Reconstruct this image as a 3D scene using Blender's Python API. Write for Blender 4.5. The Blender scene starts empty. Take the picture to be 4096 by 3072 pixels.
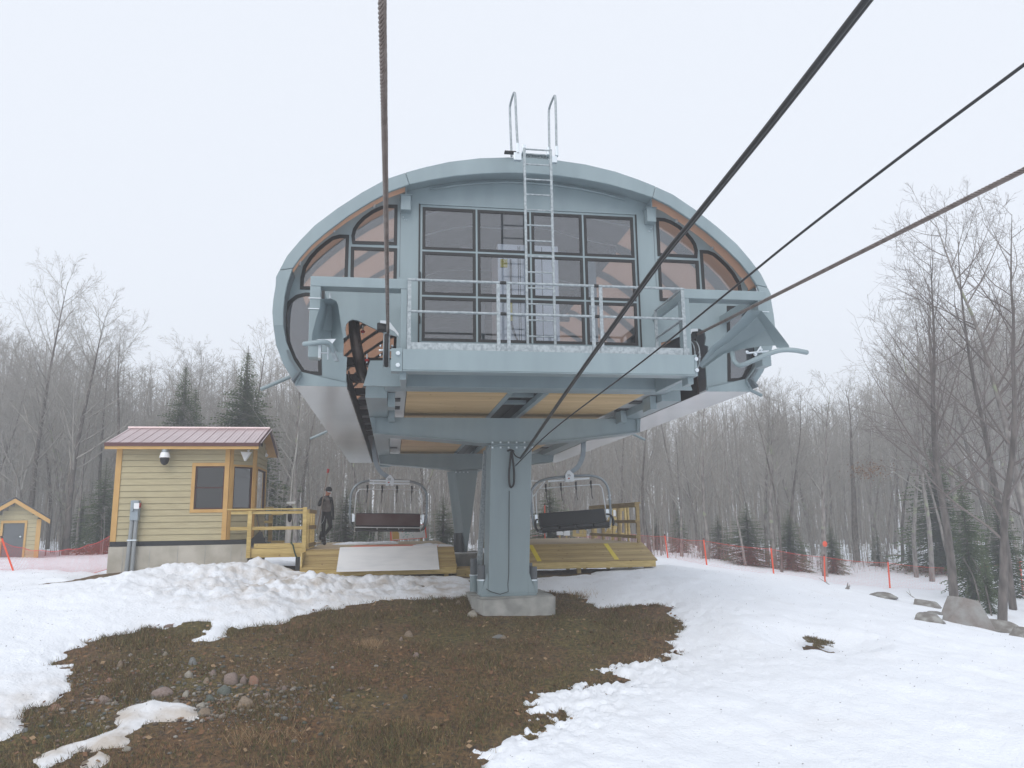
import bpy, math, random
import numpy as np
from mathutils import Vector, Matrix, noise as mnoise
from mathutils.geometry import tessellate_polygon

random.seed(7)
rng = np.random.default_rng(11)
scene = bpy.context.scene
COL = scene.collection
R_ = math.radians

# ------------------------------------------------------------------ camera
# metres; the eye is the origin, +Y runs along the axis of the lift terminal, +Z is up
F_PX, IW, IH = 3045.0, 4096.0, 3072.0
YAW, PITCH, ROLL = R_(8.935), R_(10.213), R_(-0.787)
_f = Vector((math.sin(YAW)*math.cos(PITCH), math.cos(YAW)*math.cos(PITCH), math.sin(PITCH)))
_r0 = Vector((math.cos(YAW), -math.sin(YAW), 0)); _u0 = _r0.cross(_f)
_r = math.cos(ROLL)*_r0 + math.sin(ROLL)*_u0
_u = -math.sin(ROLL)*_r0 + math.cos(ROLL)*_u0
cam = bpy.data.cameras.new('camera'); camo = bpy.data.objects.new('camera', cam); COL.objects.link(camo)
camo.matrix_world = Matrix(((_r.x, _u.x, -_f.x, 0), (_r.y, _u.y, -_f.y, 0), (_r.z, _u.z, -_f.z, 0), (0, 0, 0, 1)))
cam.sensor_fit = 'HORIZONTAL'; cam.sensor_width = 36.0; cam.lens = 36.0*F_PX/IW
cam.clip_start = 0.05; cam.clip_end = 2000
scene.camera = camo

# ------------------------------------------------------------------ light
SUN_EL, SUN_ROT = R_(42), R_(205)          # a bright patch of cloud behind the camera, to its left
w = bpy.data.worlds.new('World'); scene.world = w; w.use_nodes = True
nt = w.node_tree; nt.nodes.clear()
sky = nt.nodes.new('ShaderNodeTexSky'); sky.sky_type = 'NISHITA'; sky.sun_disc = False
sky.sun_elevation = SUN_EL; sky.sun_rotation = SUN_ROT; sky.dust_density = 6; sky.air_density = 1.0; sky.ozone_density = 1
mx = nt.nodes.new('ShaderNodeMix'); mx.data_type = 'RGBA'; mx.inputs[0].default_value = 0.90
mx.inputs[7].default_value = (8.2, 8.62, 9.35, 1)           # the even white of a full cloud cover
bg = nt.nodes.new('ShaderNodeBackground'); bg.inputs[1].default_value = 0.115
ow = nt.nodes.new('ShaderNodeOutputWorld')
nt.links.new(sky.outputs[0], mx.inputs[6]); nt.links.new(mx.outputs[2], bg.inputs[0]); nt.links.new(bg.outputs[0], ow.inputs[0])
sl = bpy.data.lights.new('sun', 'SUN'); sl.energy = 1.1; sl.angle = R_(40); sl.color = (1.0, 0.97, 0.93)
so = bpy.data.objects.new('sun', sl); COL.objects.link(so)
so.rotation_euler = Vector((math.sin(SUN_ROT)*math.cos(SUN_EL), math.cos(SUN_ROT)*math.cos(SUN_EL), math.sin(SUN_EL))).to_track_quat('Z', 'Y').to_euler(); so.location = (0, 0, 60)
scene.view_settings.view_transform = 'Standard'; scene.view_settings.look = 'None'
scene.view_settings.exposure = 0.0; scene.view_settings.gamma = 1.0
scene.cycles.max_bounces = 8; scene.cycles.diffuse_bounces = 3; scene.cycles.glossy_bounces = 3
scene.cycles.transparent_max_bounces = 16; scene.cycles.volume_bounces = 1
scene.cycles.volume_step_rate = 4.0; scene.cycles.use_denoising = True

# ------------------------------------------------------------------ survey helpers
# a sight line through a mark of the photograph (in a 2212 x 1659 frame) met with a plane of the place
KK = IW/2212.0
def ray(u, v): return _r*((u*KK-IW/2)/F_PX) - _u*((v*KK-IH/2)/F_PX) + _f
def U(u, v, Y): q = ray(u, v); return q*(Y/q.y)
def UX(u, v, X): q = ray(u, v); return q*(X/q.x)
def UZ(u, v, Z): q = ray(u, v); return q*(Z/q.z)
def V(*a): return Vector(a)

# ------------------------------------------------------------------ mesh helpers
class MB:
    def __init__(s): s.v = []; s.f = []
    def add(s, vs, fs):
        n = len(s.v); s.v += [tuple(p) for p in vs]; s.f += [tuple(i+n for i in f) for f in fs]; return s
    def box(s, x0, x1, y0, y1, z0, z1):
        return s.add([(x, y, z) for z in (z0, z1) for y in (y0, y1) for x in (x0, x1)],
                     [(0, 2, 3, 1), (4, 5, 7, 6), (0, 1, 5, 4), (2, 6, 7, 3), (0, 4, 6, 2), (1, 3, 7, 5)])
    def hexa(s, a, b):                                     # two quads a, b joined
        return s.add(list(a)+list(b), [(3, 2, 1, 0), (4, 5, 6, 7), (0, 1, 5, 4), (1, 2, 6, 5), (2, 3, 7, 6), (3, 0, 4, 7)])
    def bar(s, a, b, wx, wz, up=None):                     # rectangular bar from a to b
        a = Vector(a); b = Vector(b); d = (b-a).normalized()
        up = Vector(up) if up else (Vector((0, 0, 1)) if abs(d.z) < 0.9 else Vector((0, 1, 0)))
        x = d.cross(up).normalized(); z = x.cross(d)
        q = [x*(-wx/2)+z*(-wz/2), x*(wx/2)+z*(-wz/2), x*(wx/2)+z*(wz/2), x*(-wx/2)+z*(wz/2)]
        return s.hexa([a+p for p in q], [b+p for p in q])
    def prism(s, poly, ext, holes=()):                     # planar polygon with holes, thickened by ext
        ext = Vector(ext); loops = [[Vector(p) for p in poly]]+[[Vector(p) for p in h] for h in holes]
        flat = [p for l in loops for p in l]; n = len(flat)
        tri = tessellate_polygon(loops)
        fs = [tuple(t) for t in tri]+[tuple(i+n for i in reversed(t)) for t in tri]
        k = 0
        for l in loops:
            m = len(l)
            for i in range(m):
                j = (i+1) % m; fs.append((k+i, k+j, k+j+n, k+i+n))
            k += m
        return s.add(flat+[p+ext for p in flat], fs)
    def tube(s, pts, r, n=8, caps=True):
        pts = [Vector(p) for p in pts]; m = len(pts)
        rs = r if isinstance(r, (list, tuple)) else [r]*m
        vs = []; side = None
        for i, p in enumerate(pts):
            d = (pts[min(i+1, m-1)]-pts[max(i-1, 0)])
            d = d.normalized() if d.length > 1e-9 else Vector((0, 0, 1))
            if side is None:
                side = d.cross(Vector((0, 0, 1)) if abs(d.z) < .9 else Vector((0, 1, 0))).normalized()
            else:
                side = (side-d*side.dot(d)).normalized()
            o = d.cross(side)
            for k in range(n):
                a = 2*math.pi*k/n; vs.append(p+(side*math.cos(a)+o*math.sin(a))*rs[i])
        fs = [(i*n+k, i*n+(k+1) % n, (i+1)*n+(k+1) % n, (i+1)*n+k) for i in range(m-1) for k in range(n)]
        if caps: fs += [tuple(reversed(range(n))), tuple(range((m-1)*n, m*n))]
        return s.add(vs, fs)
    def cyl(s, a, b, r0, r1=None, n=12): return s.tube([a, b], [r0, r0 if r1 is None else r1], n)
    def ring(s, c, axis, R, r, n=28, k=8):
        axis = Vector(axis).normalized(); x = axis.orthogonal().normalized(); y = axis.cross(x); c = Vector(c)
        vs = []; fs = []
        for i in range(n):
            a = 2*math.pi*i/n; d = x*math.cos(a)+y*math.sin(a)
            for j in range(k):
                b = 2*math.pi*j/k; vs.append(c+d*(R+r*math.cos(b))+axis*(r*math.sin(b)))
        for i in range(n):
            for j in range(k):
                fs.append((i*k+j, ((i+1) % n)*k+j, ((i+1) % n)*k+(j+1) % k, i*k+(j+1) % k))
        return s.add(vs, fs)
    def ball(s, c, rx, ry=None, rz=None, n=10, m=7):
        ry = ry or rx; rz = rz or rx; c = Vector(c); vs = [c+Vector((0, 0, -rz))]; fs = []
        for i in range(1, m):
            t = math.pi*i/m-math.pi/2
            for k in range(n):
                a = 2*math.pi*k/n; vs.append(c+Vector((rx*math.cos(t)*math.cos(a), ry*math.cos(t)*math.sin(a), rz*math.sin(t))))
        vs.append(c+Vector((0, 0, rz))); L = len(vs)-1
        for k in range(n): fs.append((0, 1+(k+1) % n, 1+k)); fs.append((L, L-n+k, L-n+(k+1) % n))
        for i in range(m-2):
            for k in range(n):
                a = 1+i*n; fs.append((a+k, a+(k+1) % n, a+n+(k+1) % n, a+n+k))
        return s.add(vs, fs)
    def sheet(s, rows, thick=None):                         # grid of points, optional thickness vector
        m = len(rows); n = len(rows[0]); vs = [Vector(p) for r in rows for p in r]
        fs = [(i*n+k, i*n+k+1, (i+1)*n+k+1, (i+1)*n+k) for i in range(m-1) for k in range(n-1)]
        if thick:
            t = Vector(thick); L = len(vs); vs += [p+t for p in vs]
            fs += [tuple(L+j for j in reversed(f)) for f in list(fs)]
            edge = [k for k in range(n)]+[i*n+n-1 for i in range(1, m)]+[(m-1)*n+k for k in range(n-2, -1, -1)]+[i*n for i in range(m-2, 0, -1)]
            for a, b in zip(edge, edge[1:]+edge[:1]): fs.append((a, L+a, L+b, b))
        return s.add(vs, fs)
    def build(s, name, mat, parent=None, smooth=False, bevel=0, seg=2, org=None):
        o_ = Vector(org) if org is not None else (ORG.get(parent.name, Vector()) if parent else Vector())
        me = bpy.data.meshes.new(name)
        me.from_pydata([(p[0]-o_.x, p[1]-o_.y, p[2]-o_.z) for p in s.v], [], s.f); me.update()
        if mat: me.materials.append(mat)
        if smooth is True: me.shade_smooth()
        o = bpy.data.objects.new(name, me); COL.objects.link(o)
        if parent: o.parent = parent; ORG[o.name] = ORG.get(parent.name, Vector())
        else: o.location = o_; ORG[o.name] = o_
        if bevel:
            b = o.modifiers.new('bevel', 'BEVEL'); b.width = bevel; b.segments = seg; b.limit_method = 'ANGLE'; b.angle_limit = R_(40)
        if smooth == 'auto':
            me.shade_smooth(); e = o.modifiers.new('wn', 'WEIGHTED_NORMAL'); e.keep_sharp = True
            ang = R_(35)
            try: me.set_sharp_from_angle(angle=ang)
            except Exception: pass
        return o
ORG = {}
def tag(o, label=None, cat=None, group=None, kind=None):
    if label: o['label'] = label
    if cat: o['category'] = cat
    if group: o['group'] = group
    if kind: o['kind'] = kind
    return o
def thing(name, loc, label, cat, group=None, kind=None):
    o = bpy.data.objects.new(name, None); COL.objects.link(o); o.location = loc; o.empty_display_size = .2
    ORG[o.name] = Vector(loc); return tag(o, label, cat, group, kind)
def arrmesh(name, vs, fs, mat, parent=None, smooth=False):     # numpy fast path: vs (n,3), fs (m,k)
    me = bpy.data.meshes.new(name); vs = np.asarray(vs, dtype=np.float32); fs = np.asarray(fs, dtype=np.int32)
    if parent is not None: vs = vs-np.array(ORG.get(parent.name, Vector()), dtype=np.float32)
    k = fs.shape[1]; me.vertices.add(len(vs)); me.vertices.foreach_set('co', vs.ravel())
    me.loops.add(fs.size); me.loops.foreach_set('vertex_index', fs.ravel())
    me.polygons.add(len(fs)); me.polygons.foreach_set('loop_start', np.arange(0, fs.size, k, dtype=np.int32))
    me.update(calc_edges=True); me.validate()
    if mat: me.materials.append(mat)
    if smooth: me.shade_smooth()
    o = bpy.data.objects.new(name, me); COL.objects.link(o)
    if parent is not None: o.parent = parent; ORG[o.name] = ORG.get(parent.name, Vector())
    return o
def smoothline(pts, n=8):                                   # Catmull-Rom through points
    pts = [Vector(p) for p in pts]; P = [pts[0]*2-pts[1]]+pts+[pts[-1]*2-pts[-2]]; out = []
    for i in range(1, len(P)-2):
        a, b, c, d = P[i-1:i+3]
        for k in range(n):
            t = k/n; out.append(.5*((2*b)+(c-a)*t+(2*a-5*b+4*c-d)*t*t+(3*b-a-3*c+d)*t**3))
    return out+[pts[-1]]
def text_mesh(txt, size, depth, mat, name, parent, M):
    cu = bpy.data.curves.new(name, 'FONT'); cu.body = txt; cu.size = size; cu.extrude = depth; cu.align_x = 'CENTER'; cu.align_y = 'CENTER'
    t = bpy.data.objects.new(name+'_src', cu); COL.objects.link(t)
    me = bpy.data.meshes.new_from_object(t); bpy.data.objects.remove(t)
    me.transform(M); o_ = ORG.get(parent.name, Vector()); me.transform(Matrix.Translation(-o_))
    me.materials.clear(); me.materials.append(mat); me.name = name
    o = bpy.data.objects.new(name, me); COL.objects.link(o); o.parent = parent; ORG[o.name] = o_
    return o

# ------------------------------------------------------------------ materials
def mat(name, col, rough=.6, metal=0, col2=None, scale=4, stretch=None, bump=0, bscale=None, detail=6, spec=None, rvar=0, contrast=(.35, .65), obj=True):
    m = bpy.data.materials.new(name); m.use_nodes = True; t = m.node_tree; p = t.nodes['Principled BSDF']
    p.inputs['Base Color'].default_value = (*col, 1); p.inputs['Roughness'].default_value = rough; p.inputs['Metallic'].default_value = metal
    if spec is not None: p.inputs['Specular IOR Level'].default_value = spec
    tc = t.nodes.new('ShaderNodeTexCoord'); src = tc.outputs['Object']
    if stretch:
        mp = t.nodes.new('ShaderNodeMapping'); mp.inputs['Scale'].default_value = stretch; t.links.new(src, mp.inputs[0]); src = mp.outputs[0]
    if col2:
        n = t.nodes.new('ShaderNodeTexNoise'); n.inputs['Scale'].default_value = scale; n.inputs['Detail'].default_value = detail; t.links.new(src, n.inputs['Vector'])
        r = t.nodes.new('ShaderNodeValToRGB'); r.color_ramp.elements[0].position, r.color_ramp.elements[1].position = contrast
        r.color_ramp.elements[0].color = (*col, 1); r.color_ramp.elements[1].color = (*col2, 1)
        t.links.new(n.outputs[0], r.inputs[0]); t.links.new(r.outputs[0], p.inputs['Base Color'])
        if rvar:
            mr = t.nodes.new('ShaderNodeMapRange'); mr.inputs[3].default_value = rough-rvar; mr.inputs[4].default_value = rough+rvar
            t.links.new(n.outputs[0], mr.inputs[0]); t.links.new(mr.outputs[0], p.inputs['Roughness'])
    if bump:
        n2 = t.nodes.new('ShaderNodeTexNoise'); n2.inputs['Scale'].default_value = bscale or scale*4; n2.inputs['Detail'].default_value = 5; t.links.new(src, n2.inputs['Vector'])
        b = t.nodes.new('ShaderNodeBump'); b.inputs['Strength'].default_value = 1; b.inputs['Distance'].default_value = bump
        t.links.new(n2.outputs[0], b.inputs['Height']); t.links.new(b.outputs[0], p.inputs['Normal'])
    return m
def board_mat(name, col, col2, axis, width, knots=True, grain=(1, 30, 30), dark=.75):
    """sawn boards: each board (cell of `width` along `axis`) its own tone, grain along the board, a few knots"""
    m = bpy.data.materials.new(name); m.use_nodes = True; t = m.node_tree; L = t.links; N = t.nodes; p = N['Principled BSDF']
    p.inputs['Roughness'].default_value = .62
    tc = N.new('ShaderNodeTexCoord'); sx = N.new('ShaderNodeSeparateXYZ'); L.new(tc.outputs['Object'], sx.inputs[0])
    fl = N.new('ShaderNodeMath'); fl.operation = 'DIVIDE'; fl.inputs[1].default_value = width; L.new(sx.outputs[axis], fl.inputs[0])
    ff = N.new('ShaderNodeMath'); ff.operation = 'FLOOR'; L.new(fl.outputs[0], ff.inputs[0])
    wn = N.new('ShaderNodeTexWhiteNoise'); wn.noise_dimensions = '1D'; L.new(ff.outputs[0], wn.inputs['W'])
    mp = N.new('ShaderNodeMapping'); mp.inputs['Scale'].default_value = grain; L.new(tc.outputs['Object'], mp.inputs[0])
    off = N.new('ShaderNodeCombineXYZ'); m3 = N.new('ShaderNodeMath'); m3.operation = 'MULTIPLY'; m3.inputs[1].default_value = 37; L.new(wn.outputs[0], m3.inputs[0])
    for i in range(3): L.new(m3.outputs[0], off.inputs[i])
    L.new(off.outputs[0], mp.inputs['Location'])
    n = N.new('ShaderNodeTexNoise'); n.inputs['Scale'].default_value = 1.3; n.inputs['Detail'].default_value = 5; L.new(mp.outputs[0], n.inputs['Vector'])
    ad = N.new('ShaderNodeMath'); ad.operation = 'ADD'; L.new(n.outputs[0], ad.inputs[0])
    sc = N.new('ShaderNodeMath'); sc.operation = 'MULTIPLY_ADD'; sc.inputs[1].default_value = .3; sc.inputs[2].default_value = -.15; L.new(wn.outputs[0], sc.inputs[0]); L.new(sc.outputs[0], ad.inputs[1])
    r = N.new('ShaderNodeValToRGB'); r.color_ramp.elements[0].position = .25; r.color_ramp.elements[1].position = .8
    r.color_ramp.elements[0].color = (*col, 1); r.color_ramp.elements[1].color = (*col2, 1); L.new(ad.outputs[0], r.inputs[0])
    last = r.outputs[0]
    if knots:
        v = N.new('ShaderNodeTexVoronoi'); v.inputs['Scale'].default_value = 4.2; L.new(tc.outputs['Object'], v.inputs['Vector'])
        kr = N.new('ShaderNodeValToRGB'); kr.color_ramp.elements[0].position = .05; kr.color_ramp.elements[1].position = .13
        kr.color_ramp.elements[0].color = (.35, .22, .12, 1); kr.color_ramp.elements[1].color = (1, 1, 1, 1); L.new(v.outputs['Distance'], kr.inputs[0])
        mu = N.new('ShaderNodeMix'); mu.data_type = 'RGBA'; mu.blend_type = 'MULTIPLY'; mu.inputs[0].default_value = .8
        L.new(last, mu.inputs[6]); L.new(kr.outputs[0], mu.inputs[7]); last = mu.outputs[2]
    L.new(last, p.inputs['Base Color'])
    b = N.new('ShaderNodeBump'); b.inputs['Distance'].default_value = .0015; L.new(n.outputs[0], b.inputs['Height']); L.new(b.outputs[0], p.inputs['Normal'])
    return m
M = {}
M['paint'] = mat('blue_grey_paint', (.222, .283, .305), .38, 0, (.268, .336, .358), 1.6, stretch=(1.6, 1.6, .35), bump=.0006, bscale=60, rvar=.08, contrast=(.3, .7))
M['galv'] = mat('galvanised_steel', (.27, .31, .33), .5, .4, (.40, .445, .465), 22, bump=.0006, bscale=50, contrast=(.4, .6))
M['zinc'] = mat('zinc_plated', (.70, .76, .80), .28, .8)
M['under'] = mat('glossy_underside', (.80, .82, .84), .2, .3, (.86, .88, .89), .7, bump=.003, bscale=1.6)
M['gasket'] = mat('black_rubber', (.012, .012, .013), .5)
M['black'] = mat('black_plastic', (.018, .018, .02), .55, bump=.0005, bscale=80)
M['dark'] = mat('dark_brown_steel', (.028, .017, .014), .38, .2, (.045, .026, .02), 3)
M['rubber'] = mat('tyre_rubber', (.03, .03, .032), .7)
M['red'] = mat('red_fitting', (.35, .015, .012), .45)
M['cabinet'] = mat('white_cabinet', (.88, .89, .90), .4)
M['white'] = mat('white_board', (.82, .83, .84), .38, 0, (.70, .72, .74), 1.6, contrast=(.45, .75), stretch=(1, 3, 1))
M['whitemetal'] = mat('white_coated_metal', (.66, .70, .73), .35, .3)
M['wood'] = board_mat('treated_pine_decking', (.30, .205, .075), (.52, .39, .165), 1, .14, grain=(1.2, 26, 26))
M['woodw'] = board_mat('walked_pine_decking', (.36, .275, .165), (.54, .42, .26), 1, .14, grain=(1.2, 26, 26))
M['lumber'] = board_mat('treated_pine_lumber', (.38, .265, .085), (.62, .47, .19), 2, .30, grain=(3, 3, 26))
M['lumberdull'] = board_mat('aged_pine_lumber', (.24, .16, .06), (.40, .29, .12), 2, .30, grain=(3, 3, 26))
M['soffit'] = board_mat('varnished_pine_soffit', (.50, .335, .15), (.76, .56, .31), 1, .22, grain=(.9, 16, 5))
M['siding'] = mat('tan_siding', (.40, .345, .215), .75, 0, (.455, .40, .25), 3, stretch=(1, 1, 6), bump=.0008, bscale=30)
M['trim'] = mat('ochre_trim', (.50, .295, .10), .6, 0, (.56, .34, .12), 3)
M['roofm'] = mat('brown_ribbed_roof', (.50, .39, .395), .30, .3, (.56, .45, .455), 2)
M['roofdark'] = mat('maroon_fascia', (.10, .035, .035), .45)
M['shingle'] = mat('dark_shingles', (.055, .06, .07), .85, 0, (.085, .09, .10), 25)
M['membrane'] = mat('black_membrane', (.012, .014, .018), .6)
M['concrete'] = mat('concrete', (.36, .335, .28), .85, 0, (.50, .47, .41), 2.2, bump=.002, bscale=30)
M['concreteg'] = mat('grey_concrete', (.27, .275, .26), .85, 0, (.42, .42, .40), 3.5, bump=.003, bscale=35)
M['winframe'] = mat('maroon_window_frame', (.055, .018, .015), .5)
M['greybox'] = mat('grey_enamel', (.26, .31, .35), .4, 0, (.30, .35, .39), 4)
M['pvc'] = mat('grey_conduit', (.27, .29, .30), .5)
M['cap'] = mat('dark_grey_cap', (.10, .11, .12), .5)
M['orange'] = mat('orange_plastic', (.80, .085, .025), .5)
M['netr'] = mat('orange_red_netting', (.70, .06, .035), .6)
M['netp'] = mat('pink_red_netting', (.62, .06, .06), .6)
M['yellow'] = mat('yellow_tape', (.70, .55, .02), .5)
M['cloth'] = mat('black_cloth', (.010, .010, .012), .9, bump=.004, bscale=25)
M['vest'] = mat('grey_fleece', (.10, .088, .085), .95, 0, (.15, .135, .13), 14, bump=.004, bscale=30)
M['skin'] = mat('skin', (.42, .17, .10), .55)
M['boot'] = mat('black_boot', (.012, .010, .009), .5, bump=.002, bscale=60)
M['seat'] = mat('black_seat_padding', (.014, .015, .017), .55, bump=.003, bscale=35)
M['seatback'] = mat('maroon_seat_back', (.075, .032, .032), .35, 0, (.15, .12, .13), 1.2, contrast=(.35, .7))
M['chairsteel'] = mat('grey_chair_steel', (.22, .26, .29), .35, .5, (.28, .32, .35), 5)
M['rope'] = mat('steel_wire_rope', (.17, .135, .12), .38, .6, (.26, .22, .20), 12)
M['cable'] = mat('black_cable', (.016, .016, .017), .38)
M['matorange'] = mat('orange_mat', (.62, .10, .045), .6, 0, (.75, .30, .20), 3)
M['yblock'] = mat('sign_tan', (.55, .35, .10), .6)
def glass(name, tint, gloss=.06, rough=.02, ior=1.5):
    m = bpy.data.materials.new(name); m.use_nodes = True; t = m.node_tree; N = t.nodes; L = t.links; N.clear()
    o = N.new('ShaderNodeOutputMaterial'); tr = N.new('ShaderNodeBsdfTransparent'); tr.inputs[0].default_value = (*tint, 1)
    g = N.new('ShaderNodeBsdfGlossy'); g.inputs['Roughness'].default_value = rough; g.inputs[0].default_value = (1, 1, 1, 1)
    fr = N.new('ShaderNodeFresnel'); fr.inputs[0].default_value = ior; mx_ = N.new('ShaderNodeMixShader')
    ad = N.new('ShaderNodeMath'); ad.operation = 'ADD'; ad.inputs[1].default_value = gloss; ad.use_clamp = True
    L.new(fr.outputs[0], ad.inputs[0]); L.new(ad.outputs[0], mx_.inputs[0]); L.new(tr.outputs[0], mx_.inputs[1]); L.new(g.outputs[0], mx_.inputs[2]); L.new(mx_.outputs[0], o.inputs[0])
    return m
M['pane'] = glass('smoked_pane', (.88, .91, .95), .06, .04)
M['hutpane'] = glass('hut_window_glass', (.10, .11, .11), .05)
def tinted(name, col, tr, w_=.6):                                      # tinted plastic sheet: part of the light comes through
    m = bpy.data.materials.new(name); m.use_nodes = True; t = m.node_tree; N = t.nodes; L = t.links; p = N['Principled BSDF']
    p.inputs['Base Color'].default_value = (*col, 1); p.inputs['Roughness'].default_value = .3
    tl = N.new('ShaderNodeBsdfTranslucent'); tl.inputs[0].default_value = (*tr, 1); mx_ = N.new('ShaderNodeMixShader'); mx_.inputs[0].default_value = w_
    o = N['Material Output']; L.new(p.outputs[0], mx_.inputs[1]); L.new(tl.outputs[0], mx_.inputs[2]); L.new(mx_.outputs[0], o.inputs[0]); return m
M['amber'] = tinted('amber_tinted_sheet', (.46, .345, .28), (.70, .53, .43), .7)
M['liner'] = tinted('grey_liner_sheet', (.22, .21, .22), (.3, .29, .3))
M['quilt'] = mat('quilted_liner', (.24, .235, .25), .42, 0, (.32, .31, .33), 2.5, bump=.03, bscale=2.2)
M['paintt'] = tinted('painted_side_sheet', (.30, .36, .385), (.25, .26, .28))

# ================================================================== LIFT TERMINAL
CX = 2.41; Z0 = 2.28
def mir(p): return Vector((2*CX-p[0], p[1], p[2]))
def mirp(ps): return [mir(p) for p in reversed(list(ps))]
def inset(poly, d):                                            # shrink a convex-ish XZ polygon by d
    P = [Vector(p) for p in poly]; n = len(P); out = []
    c = sum(P, Vector())/n
    for i in range(n):
        a, b, e = P[i-1], P[i], P[(i+1) % n]
        t1 = (b-a).normalized(); t2 = (e-b).normalized()
        n1 = Vector((-t1.z, 0, t1.x)); n2 = Vector((-t2.z, 0, t2.x))
        if n1.dot(c-(a+b)/2) < 0: n1 = -n1
        if n2.dot(c-(b+e)/2) < 0: n2 = -n2
        q = (n1+n2); q = q.normalized() if q.length > 1e-6 else n1
        out.append(b+q*(d/max(.5, q.dot(n1))))
    return out
T = thing('lift_terminal', (CX, 15.95, -1.55), 'large blue-grey oval chairlift terminal raised on two steel masts', 'lift station')
# ---- rim (visor) in five sections
YR = 12.5; YW = 12.93
def rimY(v): return YR if v < 700 else YR+.38*min(1, (v-700)/133)
ro_low = [(603, 584), (596, 598), (595, 617), (590, 648), (588, 673), (590, 702), (596, 745), (611, 785), (639, 833)]
ri_low = [(632, 580), (627, 594), (621, 612), (615, 640), (612, 670), (612, 702), (618, 737), (634, 777), (653, 805)]
ro_up = [(875.5, 372.5), (835, 386), (782, 415), (728, 450), (680, 486), (647, 520), (620, 552), (603.4, 583)]
ri_up = [(884, 398), (845, 412), (800, 436), (752, 466), (703, 503), (672, 530), (648, 557), (632.4, 579)]
ro_top = [(876, 372), (916, 361), (970, 349), (1037, 341), (1098, 339.5)]
ri_top = [(884.6, 398), (930, 388.5), (985, 379.5), (1045, 374.5), (1098, 373)]
def W2(l, Y=None): return [U(a, b, Y or rimY(b)) for a, b in l]
rims = []
for nm, o, i in (('low', ro_low, ri_low), ('up', ro_up, ri_up), ('top', ro_top, ri_top)):
    O = W2(o); I = W2(i)
    if nm == 'top':
        a = U(1131, 339.6, YR); b = U(1131, 373.3, YR); a.x = b.x = CX; O.append(a); I.append(b)
        O += mirp(O[:-1]); I += mirp(I[:-1])
    rims.append((nm, O, I))
D = Vector((0, .22, 0))
def rim_section(O, I, mirror=False):
    if mirror: O = [mir(p) for p in O]; I = [mir(p) for p in I]
    m = MB(); n = len(O)
    bo = [p+D for p in O]; bi = [p+Vector((0, .06, 0)) for p in I]; lip = [p+Vector((0, .14, 0)) for p in I]
    vs = O+I+bi+bo; fs = []
    for k in range(n-1):
        for a in range(4): fs.append((a*n+k, a*n+k+1, ((a+1) % 4)*n+k+1, ((a+1) % 4)*n+k))
    fs += [(0, n, 2*n, 3*n), (n-1, 4*n-1, 3*n-1, 2*n-1)]
    return m.add(vs, fs)
for nm, O, I in rims:
    for mi in ((False, True) if nm != 'top' else (False,)):
        mb = rim_section(O, I, mi)
        if nm == 'low':                                            # pointed foot of the rim
            q = [U(653, 805, 12.885), U(748, 826, 12.885), U(748, 834, 12.885), U(639, 833, 12.885)]
            q[2].z = q[3].z = Z0
            if mi: q = [mir(p) for p in q]
            mb.prism(q, (0, .04, 0))
        mb.build('rim_panel', M['paint'], T, bevel=.012)
# ---- shell behind the rim: profile from the left foot over the top to the right foot
prof = []
for nm, k in (('low', -1), ('up', -1)):
    L = [r for r in rims if r[0] == nm][0][2]; prof += [Vector((p.x-(.015 if nm == 'low' else .055), 0, p.z+(0 if nm == 'low' else .055))) for p in reversed(L)]
topI = [r for r in rims if r[0] == 'top'][0][2]; prof_t = [Vector((p.x, 0, p.z+.075)) for p in topI]
prof = [Vector((-1.642, 0, Z0+.03))]+prof
prof_t[0] = prof[-1].copy(); prof_t[-1] = mir(prof[-1])
left_side = prof[:]                                             # foot .. joint with roof
n_low = 1+len(ri_low)
YS, YE = 12.66, 29.8
def shell_strip(ps, y0, y1, m, name, th=.04, out=1):
    mb = MB(); nrm = []
    for i in range(len(ps)):
        t = (ps[min(i+1, len(ps)-1)]-ps[max(i-1, 0)]).normalized(); nrm.append(Vector((-t.z, 0, t.x))*out)
    a = [Vector((p.x, y0, p.z)) for p in ps]; b = [Vector((p.x, y1, p.z)) for p in ps]
    a2 = [p+q*th for p, q in zip(a, nrm)]; b2 = [p+q*th for p, q in zip(b, nrm)]; n = len(ps)
    fs = []
    for k in range(n-1):
        fs += [(k, k+1, n+k+1, n+k), (2*n+k, 3*n+k, 3*n+k+1, 2*n+k+1), (k, 2*n+k, 2*n+k+1, k+1), (n+k, n+k+1, 3*n+k+1, 3*n+k)]
    fs += [(0, n, 3*n, 2*n), (n-1, 3*n-1, 4*n-1, 2*n-1)]
    return mb.add(a+b+a2+b2, fs).build(name, m, T)
rings = [12.66, 13.75, 15.2, 16.85, 18.5, 20.15, 21.8, 23.45, 25.1, 26.75, 28.4, 29.8]
for side in (0, 1):
    S = left_side if not side else [mir(p) for p in left_side]
    o_ = 1 if not side else -1
    shell_strip(S[:n_low], YS, YE, M['paintt'], 'side_panel', out=o_)
    up = S[n_low-1:]
    for a, b in zip(rings[:-1], rings[1:]):
        shell_strip(up, a+(0 if a < 13 else .2), b-.2, M['amber'], 'tinted_panel', out=o_)
        shell_strip(up, b-.2, b+.2 if b < 29 else b, M['paint'], 'rib', .06, out=o_)
shell_strip(prof_t, YS, YE, M['paint'], 'roof_panel', .05)
shell_strip([Vector((p.x, 0, p.z-.03)) for p in prof_t], YW+.06, YE-.02, M['quilt'], 'roof_liner', .012)
full = [p for p in left_side]+[p for p in prof_t[1:-1]]+[mir(p) for p in reversed(left_side)]
MB().prism([Vector((p.x, YE+.01, p.z)) for p in full], (0, .05, 0)).build('rear_wall', M['liner'], T)
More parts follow.
